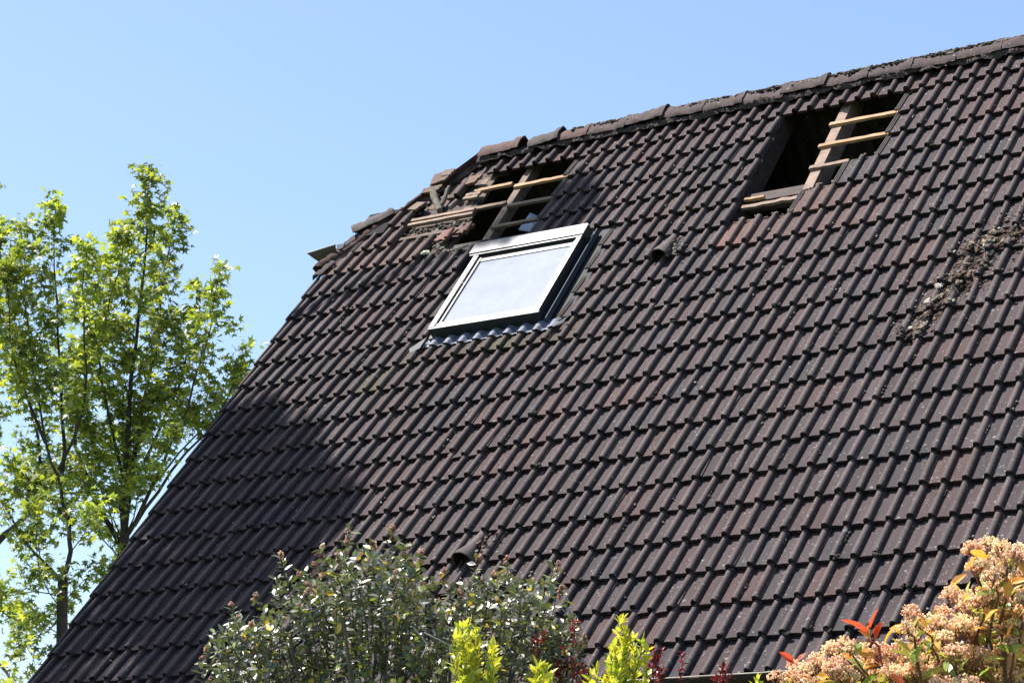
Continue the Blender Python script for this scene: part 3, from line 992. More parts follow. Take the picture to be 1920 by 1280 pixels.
# back slope: corrugated sheet of tiles with thickness
br = MB()
cb = np.arange(-43.5, 30.3, .25); nb_ = len(cb)
rb = np.linspace(0, 22, 45)
xx = (cb - np.round(cb)) * U
zb = PAN + profile(xx, .036, .034)
V = rp(np.repeat(cb[None, :], 45, 0), np.repeat(rb[:, None], nb_, 1), np.repeat(zb[None, :], 45, 0) - .02 * ((rb[:, None] * 1.0) % 1 < .5))
V[..., 1] = 2 * .058 - V[..., 1]
hipc = -36 - 1.646 * (rb + .35)
for a in range(45):
    lim = max(hipc[a], -43.5) * U
    V[a, :, 0] = np.maximum(V[a, :, 0], lim)
ii = np.arange(44)[:, None] * nb_ + np.arange(nb_ - 1)[None, :]
br.add(V.reshape(-1, 3), np.stack([ii, ii + 1, ii + nb_ + 1, ii + nb_], -1).reshape(-1, 4), np.r_[BASE, 1], True)
Vb = V.copy(); Vb[..., 1] -= .05; Vb[..., 2] -= .05
br.add(Vb.reshape(-1, 3), np.stack([ii, ii + nb_, ii + nb_ + 1, ii + 1], -1).reshape(-1, 4), (.03, .025, .02, 1), True)
br.build('back_roof_slope', M_TILE, house)
# half-hip slope
hp = MB()
A = rp(-36.0, -.3, -.05); B = rp(-43.75, 4.45, -.05)
A2 = A.copy(); A2[1] = 2 * .058 - A2[1]; B2 = B.copy(); B2[1] = 2 * .058 - B2[1]
nrm = np.cross(B - A, A2 - A); nrm /= np.linalg.norm(nrm)
if nrm[2] < 0: nrm = -nrm
quad = np.array([A, B, B2, A2])
hp.add(np.r_[quad, quad - nrm * .08], [(0, 1, 2, 3), (7, 6, 5, 4), (0, 4, 5, 1), (1, 5, 6, 2), (2, 6, 7, 3), (3, 7, 4, 0)], (.09, .06, .055, 1))
for j in range(1, 13):
    f = j / 13
    p0 = A * (1 - f) + B * f; p1 = A2 * (1 - f) + B2 * f
    hp.beam(p0 + nrm * .015 - np.array([0, .0, 0]), p1 + nrm * .015, .05, .03, nrm, (.12, .08, .06, 1))
tag(hp.build('half_hip_slope', M_TILE, house), 'half-hipped end slope falling away behind the stripped edge')
# attic floor and a few timbers seen faintly inside
af = MB(); af.box((-6.0, wy + .31, eave[2] - .05), (10.0, 0, 0), (0, RB - .76 - wy - .31, 0), (0, 0, .06), (.06, .045, .035, 1)); af.build('attic_floor', M_WOOD, house)
for c in (-36, -32, -28, -18.3, -14.2, -10.0, -5.8, -1.4, 3, 7, 11):
    m_ = MB()
    a = np.array([c * U, .30, GROUND_DROP - .35]); b = np.array([c * U, RB - .6, eave[2] + .25])
    m_.beam(a, b, .08, .14, (0, 0, 1), np.r_[WOODD * 1.2, 1]); m_.build('back_rafter', M_WOOD, house)
for c in (-13.9, -9.9, -31.5):
    m_ = MB(); zc = GROUND_DROP - 1.75
    m_.beam(np.array([c * U + .09, -1.2, zc]), np.array([c * U + .09, 1.32, zc]), .05, .15, (0, 0, 1), np.r_[WOODD * 1.5, 1]); m_.build('collar_beam', M_WOOD, house)
pl = MB()
q = [rp(-29.9, 3.0, -.16), rp(-29.0, 2.95, -.30), rp(-29.2, 3.7, -.24), rp(-30.1, 3.75, -.17)]
q2 = [v - NN * .006 for v in q]
pl.add(q + q2, [(0, 3, 2, 1), (4, 5, 6, 7), (0, 1, 5, 4), (1, 2, 6, 5), (2, 3, 7, 6), (3, 0, 4, 7)], (.22, .27, .34, 1))  # thin pale blue quad inside the opening
tag(pl.build('pale_piece', M_ALU), 'small pale blue flat piece inside the left roof opening', 'sheet')

# ------------------------------------------------------------------ roof window
WHT = (.080, .084, .090, 1); DRK = (.016, .019, .021, 1); MID = (.05, .055, .06, 1)  # DRK puts the shade on frame sides and lower rail into the colour
class WB(MB):
    def rbox(self, c0, c1, r0, r1, h0, h1, col=(1, 1, 1, 1), mi=0):
        k = .68
        MB.rbox(self, c0, c1, r0, r1, h0 * k if h0 > 0 else h0, h1 * k if h1 > 0 else h1, col, mi)


sw = WB()
L, Rr, T, Bt = -30.35, -22.95, 5.55, 9.03
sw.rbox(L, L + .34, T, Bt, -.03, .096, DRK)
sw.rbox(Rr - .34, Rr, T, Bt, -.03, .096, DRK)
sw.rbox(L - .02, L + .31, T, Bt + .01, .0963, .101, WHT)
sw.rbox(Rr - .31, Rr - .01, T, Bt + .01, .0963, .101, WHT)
# bottom rail, thin grey strip and a deep face painted dark as shaded
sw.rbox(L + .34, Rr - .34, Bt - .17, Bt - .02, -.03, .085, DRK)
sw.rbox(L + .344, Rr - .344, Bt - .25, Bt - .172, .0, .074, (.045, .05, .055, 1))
win = sw.build('roof_window', [M_ALU], house)
tag(win, 'grey metal roof window with a pane tinted bright as the sky it reflects')
gs = WB()
hd = WB()
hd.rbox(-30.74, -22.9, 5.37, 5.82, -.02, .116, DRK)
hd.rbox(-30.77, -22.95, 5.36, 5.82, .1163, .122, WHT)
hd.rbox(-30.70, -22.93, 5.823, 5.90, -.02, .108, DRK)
hd.build('hood', M_ALU, win)
for (a0, a1, nm) in ((L + .344, L + .52, 0), (Rr - .52, Rr - .344, 1)):
    s_ = WB(); s_.rbox(a0, a1, 5.9, Bt - .26, -.0, .072, (.07, .07, .085, 1)); s_.build('sash_strip', M_ALU, win)
bt_ = WB(); bt_.rbox(L + .52, Rr - .52, 5.903, 6.12, -.0, .062, MID); bt_.build('top_sash', M_ALU, win)
lw = WB(); lw.rbox(L - .0, Rr + .03, Bt - .02, Bt + .06, -.045, .094, DRK); lw.build('bottom_cladding', M_ALU, win)
gl = WB(); gl.rbox(L + .52, Rr - .52, 6.12, Bt - .25, .02, .052, (1, 1, 1, 1)); tag(gl.build('glass_pane', M_GLASS, win), 'dusty pane with the white sky reflection put into its pale colour')
for (c0, r0) in ((L + .2, 5.95), (L + .2, 7.0), (L + .2, 8.5), (Rr - .2, 6.3), (Rr - .2, 7.3), (Rr - .2, 8.6)):
    sc = WB(); lump(sc, rp(c0, r0, .0695), .006, (.1, .1, .1), rough=0, fine=False); sc.build('screw', M_ALU, win)
for (c, r) in ((L + .42, 7.15), (Rr - .42, 6.85)):
    j = WB(); j.rbox(c - .33, c + .1, r, r + .012, .1003, .1018, (.08, .08, .08, 1)); j.build('cover_joint', M_ALU, win)
# side flashings and head flashing
fl = MB()
fl.rbox(Rr + .002, Rr + .30, 5.4, 9.1, -.05, -.030, (.05, .065, .085, 1))
fl.rbox(Rr + .30, Rr + .36, 5.3, 9.12, -.05, .004, (.035, .045, .06, 1))
fl.rbox(Rr + .36, Rr + 1.35, 5.1, 9.2, -.075, -.062, (.012, .014, .018, 1))  # near-black: the window's deep shadow painted in
fl.rbox(L - .28, L - .002, 5.55, 9.1, -.05, -.028, (.13, .13, .13, 1))
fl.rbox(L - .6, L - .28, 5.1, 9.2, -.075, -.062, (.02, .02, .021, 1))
fl.rbox(-31.2, -21.8, 4.55, 5.34, -.078, -.066, (.022, .022, .026, 1))
fl.build('flashing', M_PLAIN, win)
# corrugated lead apron dressed over the rolls
ap = MB()
ca = np.arange(-30.75, -21.75, .07); na = len(ca)
va = np.linspace(8.98, 9.52, 10)
xa = (ca - np.round(ca)) * U
pr = PAN + profile(xa, .039, .041) + .006
edge = 9.47 + .05 * np.cos(xa / U * 2 * np.pi) + rng.normal(0, .008, na) + .03 * np.sin(ca * 1.3)
V = np.zeros((10, na, 3))
for a in range(10):
    f = a / 9
    rr = 8.98 + (edge - 8.98) * f
    hgt = np.minimum(1, f * 3) * pr + (1 - np.minimum(1, f * 3)) * (-.03)
    V[a] = rp(ca, rr, hgt - STEP * (10 - rr) + .014 + rng.normal(0, .0009, na))
ii = np.arange(9)[:, None] * na + np.arange(na - 1)[None, :]
Fq = np.stack([ii, ii + na, ii + na + 1, ii + 1], -1).reshape(-1, 4)
ap.add(V.reshape(-1, 3), Fq, (.115, .135, .175, 1), True)
ap.add((V - NN * .003).reshape(-1, 3), Fq[:, ::-1].copy(), (.11, .13, .16, 1), True)
flap = np.array([rp(-22.0, 9.3, -.01), rp(-21.9, 9.52, -.01), rp(-21.3, 9.5, .0), rp(-20.85, 9.32, .03), rp(-21.5, 9.36, .0)])
ap.add(np.r_[flap, flap - NN * .003], [(0, 1, 2, 3, 4), (9, 8, 7, 6, 5)], (.06, .066, .08, 1))
flap = np.array([rp(-30.7, 9.1, -.01), rp(-31.5, 9.5, -.012), rp(-31.2, 9.7, -.01), rp(-30.7, 9.55, -.01)])
ap.add(np.r_[flap, flap - NN * .003], [(0, 1, 2, 3), (7, 6, 5, 4)], (.035, .04, .05, 1))
tag(ap.build('lead_apron', M_LEAD, win), 'wavy blue-grey lead apron below the window')

# ------------------------------------------------------------------ leaves and plants
def orient(d, up=None, roll=None):
    """frames (N,3,3) rows: side, along, normal"""
    d = d / (np.linalg.norm(d, axis=1)[:, None] + 1e-9)
    if up is None: up = rng.normal(0, 1, d.shape)
    s = np.cross(d, up); s /= (np.linalg.norm(s, axis=1)[:, None] + 1e-9)
    n = np.cross(s, d)
    return np.stack([s, d, n], 1)


def scatter(mb, TV, TF, P, Fr, size, col, smooth=False):
    n = len(P); k = len(TV)
    V = P[:, None, :] + size[:, None, None] * np.einsum('kj,njl->nkl', TV, Fr)
    F = (np.arange(n)[:, None, None] * k + TF[None]).reshape(-1, TF.shape[1])
    mb.add(V.reshape(-1, 3), F, np.repeat(col, k, 0), smooth)


def star_leaf():
    V = [(0, .42, 0.02)]
    ang = [-118, -62, 0, 62, 118]
    L = [.55, .72, .80, .72, .55]
    out = []
    for i_, (a, l) in enumerate(zip(ang, L)):
        out.append((math.sin(math.radians(a)) * l * .98, .38 + math.cos(math.radians(a)) * l * .82, -.10 * l))
        if i_ < 4:
            b = (a + ang[i_ + 1]) / 2
            out.append((math.sin(math.radians(b)) * .27, .38 + math.cos(math.radians(b)) * .27, .0))
    out.append((0, .22, 0)); 
    V += out
    k = len(out)
    F = [(0, 1 + j, 1 + (j + 1) % k) for j in range(k)]
    return np.array(V), np.array(F)


STV, STF = star_leaf()
# folded elliptical leaf
LV = np.array([(0, 0, 0), (.16, .25, .04), (.22, .55, .05), (.13, .85, .01), (0, 1.05, -.05), (-.13, .85, .01), (-.22, .55, .05), (-.16, .25, .04), (0, .3, -.01), (0, .6, -.01)])
LF = np.array([(0, 1, 8, 7), (1, 2, 9, 8), (2, 3, 4, 9), (8, 9, 6, 7), (9, 4, 5, 6)])[:, ::-1]


def limb(mb, pts, r0, r1, sides=7, col=(.050, .042, .035, 1), wob=.02):
    pts = np.asarray(pts, float)
    # densify with a smooth wobble
    out = []
    for a, b in zip(pts[:-1], pts[1:]):
        k = max(2, int(np.linalg.norm(b - a) / .35))
        for i_ in range(k):
            out.append(a + (b - a) * i_ / k)
    out.append(pts[-1]); out = np.array(out)
    if len(out) > 4:
        for _ in range(2):
            out[1:-1] = .25 * out[:-2] + .5 * out[1:-1] + .25 * out[2:]
        out[1:-1] += rng.normal(0, wob * .5, (len(out) - 2, 3))
    s = np.linspace(0, 1, len(out))
    mb.tube(out, r0 + (r1 - r0) * s ** .8, sides, col)
    return out, r0 + (r1 - r0) * s ** .8


def grow(wood, leaves, path, rad, spread, dens, start=.15, lsz=.12, upb=.9, bark=(.050, .042, .035, 1), thin=1.0):
    """side branches with twigs and leaf sprays along a leader"""
    L = np.r_[0, np.cumsum(np.linalg.norm(np.diff(path, axis=0), axis=1))]
    tot = L[-1]
    s = start * tot
    ang = rng.uniform(0, 6.28)
    while s < tot:
        f = s / tot
        p = np.array([np.interp(s, L, path[:, j]) for j in range(3)])
        ln = spread * (1 - f) ** .7 * rng.uniform(.55, 1.15) + .16
        ang += 2.4 + rng.normal(0, .4)
        out = np.array([math.cos(ang), math.sin(ang), 0])
        d = out * 1.0 + np.array([0, 0, upb * rng.uniform(.6, 1.3)]); d /= np.linalg.norm(d)
        n_ = max(3, int(ln / .16))
        q = [p]
        for i_ in range(n_):
            d = d + np.array([0, 0, .06]) + rng.normal(0, .12, 3); d /= np.linalg.norm(d)
            q.append(q[-1] + d * ln / n_)
        q = np.array(q)
        r_ = np.interp(s, L, rad)
        wood.tube(q, np.linspace(max(.004, min(.011, r_ * .35)), .0025, len(q)), 4, bark)
        # leaves along outer part and on twigs
        nl = int(1.8 * dens * (ln + .15) * rng.uniform(.6, 1.4))
        if nl > 0:
            t_ = rng.uniform(.2, 1.03, nl) ** .8
            idx = np.clip(t_ * (len(q) - 1), 0, len(q) - 1.001); i0 = idx.astype(int); fr = (idx - i0)[:, None]
            base = q[i0] * (1 - fr) + q[i0 + 1] * fr
            off = np.clip(rng.normal(0, 1, (nl, 3)), -1.7, 1.7) * np.array([.085, .085, .07]) * thin
            leaves.append(base + off)
        s += rng.uniform(.10, .2)
    # tip
    k = int(dens * .7)
    tt = rng.uniform(.86, 1.01, k)
    pp = np.array([[np.interp(a * tot, L, path[:, j]) for j in range(3)] for a in tt])
    leaves.append(pp + np.clip(rng.normal(0, .05, (k, 3)), -.08, .08))


GREENS = np.array([(.25, .29, .05), (.35, .37, .07), (.15, .19, .07), (.09, .125, .07), (.42, .43, .12), (.20, .25, .07)])


def leaf_crown(P, size, mb):
    n = len(P)
    d = rng.normal(0, 1, (n, 3)) * np.array([1, 1, .45]) + np.array([0, 0, -.55])
    up = np.tile(np.array([0, 0, 1.0]), (n, 1)) + rng.normal(0, .55, (n, 3))
    Fr = orient(d, up)
    # low frequency clump colour
    cl = .5 + .5 * np.sin(P[:, 0] * 2.1 + P[:, 2] * 1.7) * np.cos(P[:, 1] * 1.9 - P[:, 2] * 1.1)
    idx = rng.choice(6, n, p=[.26, .2, .2, .1, .1, .14])
    col = GREENS[idx] * (.8 + .4 * cl[:, None]) * rng.uniform(.85, 1.15, (n, 1))
    scatter(mb, STV, STF, P, Fr, size * rng.uniform(.65, 1.15, n), np.c_[col, np.ones(n)])


def tree(name, label, base, trunk_pts, leaders, group=None, dens=42, spread=.85, lsz=.112, balls=0, Y=3.0, bark=(.050, .042, .035, 1)):
    root = empty(name, base, label, 'tree', group)
    w = MB(); leaves = []
    tp, tr_ = limb(w, trunk_pts, .13, .062, 10, bark, .015)
    for (pts, r0, r1, st, dn, spd) in leaders:
        q, rr = limb(w, pts, r0 * .72, r1 * .8, 7, bark, .03)
        grow(w, leaves, q, rr, spd, dn, st, bark=bark)
    P = np.concatenate(leaves)
    w.build('trunk', M_BARK, root)
    c = MB(); leaf_crown(P, lsz, c); c.build('crown', M_LEAF, root)
    for k in range(balls):
        p = P[rng.integers(0, len(P))] + np.array([0, 0, -.12])
        b = MB(); lump(b, p, .02, (.03, .025, .02), sq=(1, 1, 1), rough=.15, frame=np.eye(3), fine=False)
        b.tube([p, p + np.array([0, 0, .09])], .002, 3, (.05, .04, .03, 1))
        b.build('seed_ball', M_BARK, root)
    return root, P


def lead(pts, Y0, dy=.0, r0=.05, r1=.006, st=.15, dn=42, spd=.8):
    n_ = len(pts)
    return ([atY(x, y, Y0 + dy * i_ / max(1, n_ - 1)) for i_, (x, y) in enumerate(pts)], r0, r1, st, dn, spd)


b1 = atY(228, 1060, 3.0)
tree('sweetgum_tree', 'tall airy star-leaved tree right beside the roof edge, its top the highest in full view', (b1[0], b1[1], -.1),
     [(b1[0] + .15, b1[1], -.1), (b1[0] + .1, b1[1], 2.5), tuple(b1), tuple(atY(234, 1000, 3.0))],
     [lead([(234, 1000), (232, 900), (248, 720), (266, 570), (275, 430), (283, 318)], 3, -.2, .07, .006, .18, 46, .78),
      lead([(234, 1000), (250, 860), (285, 700), (305, 560), (330, 395)], 3, .8, .05, .006, .25, 44, .6),
      lead([(223, 1015), (187, 956), (150, 870), (137, 800), (165, 680), (190, 560), (205, 480)], 3, .5, .05, .006, .2, 34, .6),
      lead([(240, 1000), (270, 950), (287, 905), (330, 820), (370, 710), (392, 620), (415, 495)], 3, -.3, .045, .005, .35, 36, .42),
      lead([(252, 985), (290, 925), (350, 850), (415, 775), (440, 720), (462, 645)], 3, .2, .035, .005, .5, 44, .42),
      lead([(236, 960), (280, 830), (345, 720), (362, 600), (372, 535)], 3, .6, .04, .005, .3, 44, .5),
      lead([(300, 895), (370, 800), (430, 770), (470, 700)], 3, .9, .02, .004, .35, 50, .42),
      lead([(232, 900), (200, 780), (178, 660), (225, 500), (240, 430)], 3, -.7, .03, .005, .4, 44, .5),
      lead([(228, 1050), (190, 1000), (150, 985), (120, 960)], 3, .5, .014, .004, .2, 26, .45),
      lead([(215, 1000), (205, 930), (178, 860), (160, 790)], 3, -.4, .014, .004, .2, 26, .45),
      lead([(235, 990), (215, 940), (222, 870), (210, 800)], 3, .8, .014, .004, .2, 26, .4),
      lead([(232, 1010), (262, 930), (300, 870), (330, 800)], 3, -.6, .014, .004, .2, 34, .45),
      lead([(228, 1010), (190, 930), (140, 900), (95, 905)], 3, .2, .014, .004, .2, 30, .5),
      lead([(232, 960), (262, 900), (250, 840), (262, 780)], 3, .3, .014, .004, .2, 30, .45),
      lead([(226, 1030), (205, 1060), (190, 1085)], 3, -.6, .010, .004, .2, 20, .25)],
     balls=7)
b2 = atY(117, 1190, 2.2)
tree('sweetgum_tree', 'star-leaved tree at the far left whose forked trunk stands low against the sky', (b2[0], b2[1], -.1),
     [(b2[0] + .05, b2[1], -.1), (b2[0], b2[1], 2.5), tuple(b2), tuple(atY(118, 1082, 2.2))],
     [lead([(118, 1085), (85, 1062), (45, 1010), (20, 960), (-30, 900)], 2.2, .0, .035, .01, .3, 26, .55),
      lead([(135, 985), (110, 950), (60, 920), (20, 860)], 2.2, .4, .014, .004, .2, 30, .5),
      lead([(136, 1030), (165, 1000), (175, 950)], 2.2, -.4, .010, .004, .2, 24, .35),
      lead([(120, 1130), (150, 1090), (190, 1060)], 2.2, .3, .010, .004, .2, 20, .3),
      lead([(118, 1085), (137, 1035), (135, 985), (110, 900), (85, 830), (62, 700), (45, 560), (38, 420)], 2.2, .3, .05, .005, .5, 44, .62),
      lead([(115, 900), (120, 780), (108, 640), (100, 500), (106, 372)], 2.5, .3, .04, .005, .2, 46, .6),
      lead([(85, 830), (30, 700), (5, 560), (25, 480)], 2.5, -.5, .03, .005, .2, 46, .6),
      lead([(110, 880), (165, 760), (160, 640), (150, 520), (165, 460)], 2.4, -.3, .03, .005, .2, 46, .55),
      lead([(120, 1150), (85, 1120), (72, 1020), (60, 940)], 2.2, -.4, .012, .004, .2, 24, .3),
      lead([(115, 1190), (75, 1160), (62, 1240), (55, 1290)], 2.2, -.4, .01, .004, .2, 24, .3),
      lead([(118, 1150), (95, 1180), (60, 1190), (25, 1230)], 2.2, .2, .012, .004, .2, 40, .5),
      lead([(85, 1062), (60, 1020), (70, 960), (50, 900)], 2.2, .3, .012, .004, .2, 34, .5),
      lead([(118, 1120), (60, 1100), (20, 1120), (-20, 1110)], 2.2, -.5, .012, .004, .2, 34, .45)],
     balls=5)
b3 = atY(-150, 1250, 3.6)
tree('sweetgum_tree', 'tree mostly cut off by the left frame edge with a thick mossy bough reaching in', (b3[0], b3[1], -.1),
     [(b3[0], b3[1], -.1), (b3[0], b3[1], 2.0), tuple(b3), tuple(atY(-120, 1100, 3.6))],
     [lead([(-120, 1100), (0, 1012), (32, 985), (72, 940), (84, 880), (60, 760), (28, 660)], 3.6, -.2, .085, .01, .45, 42, .55),
      lead([(-120, 1100), (-100, 800), (-60, 560), (-38, 420), (-22, 330)], 3.6, .0, .07, .006, .2, 46, .9),
      lead([(-110, 1000), (-40, 820), (0, 640), (10, 520), (-15, 420)], 3.6, .6, .05, .006, .2, 46, .7),
      lead([(-150, 1230), (-60, 1190), (0, 1235), (30, 1290)], 3.6, -.6, .05, .02, .9, 10, .3),
      lead([(-120, 1150), (-40, 1120), (20, 1150), (60, 1175)], 3.6, -.3, .02, .005, .2, 42, .5)],
     balls=3)

# tall tree outside the frame and an added leaf tuft: their shadows lie on the roof
def shade_tree(label, base, trunk_pts, blobs, r0=.2):
    root = empty('tall_tree', base, label, 'tree', 'tall trees beyond the left frame edge')
    w = MB(); limb(w, trunk_pts, r0, .03, 9, (.09, .075, .06, 1), .03)
    P = []
    for (c, rad, n_) in blobs:
        nc = max(8, n_ // (26 if min(rad) > .66 else 13))
        q = rng.normal(0, 1, (nc, 3)); q /= np.linalg.norm(q, axis=1)[:, None]
        q *= rng.uniform(0, 1, (nc, 1)) ** .45
        q = q * np.array(rad)
        sg = .10 if min(rad) > .66 else .07
        P.append(np.array(c) + q[rng.integers(0, nc, n_)] + rng.normal(0, sg, (n_, 3)))
        for k in range(5):
            e = np.array(c) + rng.normal(0, .35, 3) * np.array(rad)
            ax = np.array([trunk_pts[-1][0], trunk_pts[-1][1], max(base[2] + 2, c[2] - 1.2 * rad[2])])
            w.tube([ax, (ax + e) / 2 + np.array([0, 0, .1]), e], [.04, .025, .008], 5, (.09, .075, .06, 1))
    w.build('trunk', M_BARK, root)
    P = np.concatenate(P)
    c = MB(); leaf_crown(P, .13, c); c.build('crown', M_LEAF, root)


sx = -11.4
occ = lambda p, X: p + SUN / SUN[0] * (X - p[0])
blobs = []
for (c_, r_, R_, n_) in ((-41.5, 12.6, .62, 1300), (-37.5, 14.2, .65, 1500), (-33.5, 15.2, .5, 1000), (-31.4, 15.6, .34, 600), (-40.5, 17, .9, 2100), (-35.5, 18.2, .8, 1800), (-32.2, 17.2, .42, 700), (-33.8, 19.2, .5, 1000), (-38, 21, .95, 2000), (-31.8, 19.6, .35, 500), (-43, 20, .9, 1500), (-43.2, 15, .8, 1300)):
    q_ = occ(rp(c_, r_), sx + rng.uniform(-.4, .4))
    blobs.append((tuple(q_), (R_, R_, R_ * 1.25), int(n_ * (.34 if R_ > .66 else 2.0))))
ty = blobs[4][0][1]
shade_tree('tall leafy tree standing out of frame left, shading the lower left of the roof', (sx, ty, -.1),
           [(sx, ty, -.1), (sx + .1, ty, 6), (sx, ty, 12), (sx, ty + .2, 18)], blobs)
sx = -10.4
pm = occ(rp(-28.4, 3.75), sx)  # unseen tuft placed towards the sun, added for the small roof shadow
blobs = [((sx, pm[1], pm[2]), (.25, .29, 1.0), 5200), ((sx, pm[1] - .15, pm[2] - .35), (.25, .2, .8), 2200), ((sx, pm[1] + .12, pm[2] + .35), (.25, .15, .6), 1500)]
shade_tree('unseen tall stem with a leaf tuft, added to cast the small shadow by the left opening', (sx, pm[1], -.1),
           [(sx, pm[1], -.1), (sx, pm[1], 9), (sx, pm[1], pm[2] - .2)], blobs, .16)


# ------------------------------------------------------------------ foreground shrubs
def shrub_leaves(mb, stems, lsize, cols, probs, pitch=.022, spread=.8, pair=True, wide=1.0, up=.5, tip_col=None, skip=.0, fold=1.0):
    P = []; D = []; T = []
    for st in stems:
        L = np.r_[0, np.cumsum(np.linalg.norm(np.diff(st, axis=0), axis=1))]
        s = skip * L[-1] + rng.uniform(0, pitch); a = rng.uniform(0, 6.28)
        while s < L[-1]:
            p = np.array([np.interp(s, L, st[:, j]) for j in range(3)])
            tdir = st[min(len(st) - 1, np.searchsorted(L, s))] - st[max(0, np.searchsorted(L, s) - 1)]
            tdir = tdir / (np.linalg.norm(tdir) + 1e-9)
            e1 = np.cross(tdir, [.3, .8, .1]); e1 /= np.linalg.norm(e1); e2 = np.cross(tdir, e1)
            a += 1.57 + rng.normal(0, .3)
            for q in ((0, math.pi) if pair else (0,)):
                o = math.cos(a + q) * e1 + math.sin(a + q) * e2
                P.append(p); D.append(o * spread + tdir * up + rng.normal(0, .25, 3)); T.append(s / L[-1])
            s += pitch * rng.uniform(.7, 1.3)
    P = np.array(P); D = np.array(D); T = np.array(T); n = len(P)
    upv = np.tile(np.array([0, 0, 1.0]), (n, 1)) + rng.normal(0, .45, (n, 3))
    Fr = orient(D, upv)
    idx = rng.choice(len(cols), n, p=probs)
    col = np.array(cols)[idx] * rng.uniform(.75, 1.25, (n, 1))
    if tip_col is not None:  # leaves near the shoot tips blend to a lime tone
        f = np.clip((T - .8) / .2, 0, 1)[:, None] * rng.uniform(.0, 1, (n, 1))
        col = col * (1 - f) + np.array(tip_col) * f
    TV = LV * np.array([wide, 1, fold])
    scatter(mb, TV, LF, P, Fr, lsize * rng.uniform(.65, 1.2, n), np.c_[col, np.ones(n)])
    return n


def stem_to(tip, base, n_=9, bow=.06):
    tip = np.asarray(tip, float); base = np.asarray(base, float)
    t = np.linspace(0, 1, n_)[:, None]
    mid = base * (1 - t) + tip * t
    b = rng.normal(0, bow, 3); b[2] = abs(b[2])
    out = mid + np.sin(t * np.pi) * b
    out[:, 2] += (.18 * np.sin(t[:, 0] * np.pi)) * np.linalg.norm((tip - base)[:2])
    out[1:-1] += rng.normal(0, .006, (n_ - 2, 3))
    return out


def corymb(mb, p, rad, n_, cols, fr, dome=.45, rough=.004, stemcol=(.25, .12, .09, 1)):
    q = rng.normal(0, 1, (n_, 3)); q /= np.linalg.norm(q, axis=1)[:, None]
    q *= rng.uniform(.55, 1, (n_, 1))
    q[:, 2] = np.abs(q[:, 2]) * dome * 2 - .1
    P = p + q * rad
    c0 = np.array(cols)[rng.integers(0, len(cols))]
    for k in range(0, n_, 9):
        mb.tube([p - np.array([0, 0, rad * .8]), P[k]], .0012, 3, stemcol)
    col = (np.array(cols)[rng.integers(0, len(cols), n_)] * .55 + c0 * .45) * rng.uniform(.75, 1.2, (n_, 1))
    Fr = orient(rng.normal(0, 1, (n_, 3)), None)
    scatter(mb, ICO, ICF, P, Fr, fr * rng.uniform(.6, 1.25, n_), np.c_[col, np.ones(n_)])


# -- viburnum like evergreen in the middle
DV = 9.6
vb = at(740, 1750, DV)
vroot = empty('evergreen_shrub', (vb[0], vb[1], 0.0), 'airy dark glossy-leaved shrub with pinkish buds and a few yellow leaves below the roof', 'shrub')
topx = [360, 385, 420, 480, 530, 600, 655, 700, 735, 790, 830, 890, 950, 1000, 1045, 1075, 1110, 1140]
topy = [1285, 1215, 1135, 1105, 1045, 1025, 1000, 1000, 992, 1035, 1075, 1045, 1045, 1085, 1058, 1110, 1190, 1285]
tips = [(525, 1040, 0), (600, 1028, .1), (655, 998, -.1), (735, 990, .15), (790, 1035, 0), (895, 1045, .1), (950, 1048, 0), (1045, 1058, -.1), (1055, 1100, .1), (430, 1135, 0), (390, 1215, .1), (560, 1075, 0), (700, 1015, .2), (1000, 1090, 0), (830, 1070, .2), (480, 1120, .2), (590, 1060, .1), (640, 1040, 0), (760, 1020, -.1)]
stems = []; budt = []
for (x, y, d_) in tips:
    t_ = at(x, y, DV + d_); stems.append(stem_to(t_, at(740 + (x - 740) * .75 + rng.normal(0, 20), y + rng.uniform(190, 260), DV + d_ + rng.normal(0, .1)), 9, .02)); budt.append(t_)
for k in range(225):
    x = rng.uniform(372, 1120)
    yt = np.interp(x, topx, topy)
    y = yt + 25 + rng.exponential(100)
    if y > 1330: y = rng.uniform(1180, 1330)
    d_ = rng.uniform(-.35, .45)
    t_ = at(x, y, DV + d_)
    stems.append(stem_to(t_, at(x + (740 - x) * rng.uniform(.05, .3) + rng.normal(0, 25), y + rng.uniform(110, 230), DV + d_ + rng.normal(0, .12)), 7, .03))
    if rng.random() < .17: budt.append(t_)
w = MB()
for st in stems: w.tube(st, np.linspace(.0042, .0016, len(st)), 4, (.10, .08, .06, 1))
for k in range(16):
    x = rng.uniform(420, 1060)
    q = stem_to(at(x, np.interp(x, topx, topy) + 150, DV + rng.normal(0, .2)), np.array([vb[0] + rng.normal(0, .1), vb[1] + rng.normal(0, .1), 0]), 12, .05)
    w.tube(q, np.linspace(.016, .006, 12), 6, (.12, .10, .085, 1))
w.tube([at(795, 1185, DV - .4), at(842, 1208, DV - .4), at(848, 1250, DV - .4)], .003, 5, (.5, .47, .42, 1))
w.tube([at(790, 1232, DV - .4), at(802, 1208, DV - .4), at(775, 1175, DV - .4)], .003, 5, (.5, .47, .42, 1))
w.build('branches', M_BARK, vroot)
c = MB()
shrub_leaves(c, stems, .042, [(.10, .108, .08), (.155, .163, .125), (.18, .195, .10), (.31, .34, .06), (.75, .50, .02)], [.36, .33, .19, .09, .03], pitch=.021, spread=.9, up=.35, wide=1.15, skip=.12, tip_col=(.13, .17, .05))
c.build('leaves', M_GLOSSY, vroot)
bu = MB()
for p in budt:
    for k in range(rng.integers(1, 4)):
        corymb(bu, p + rng.normal(0, .006, 3) - np.array([0, 0, .02 * k]), .013, 26, [(.55, .33, .27), (.65, .45, .36), (.42, .24, .2), (.75, .62, .46)], .0042, dome=.7)
bu.build('flower_buds', M_FLOWER, vroot)

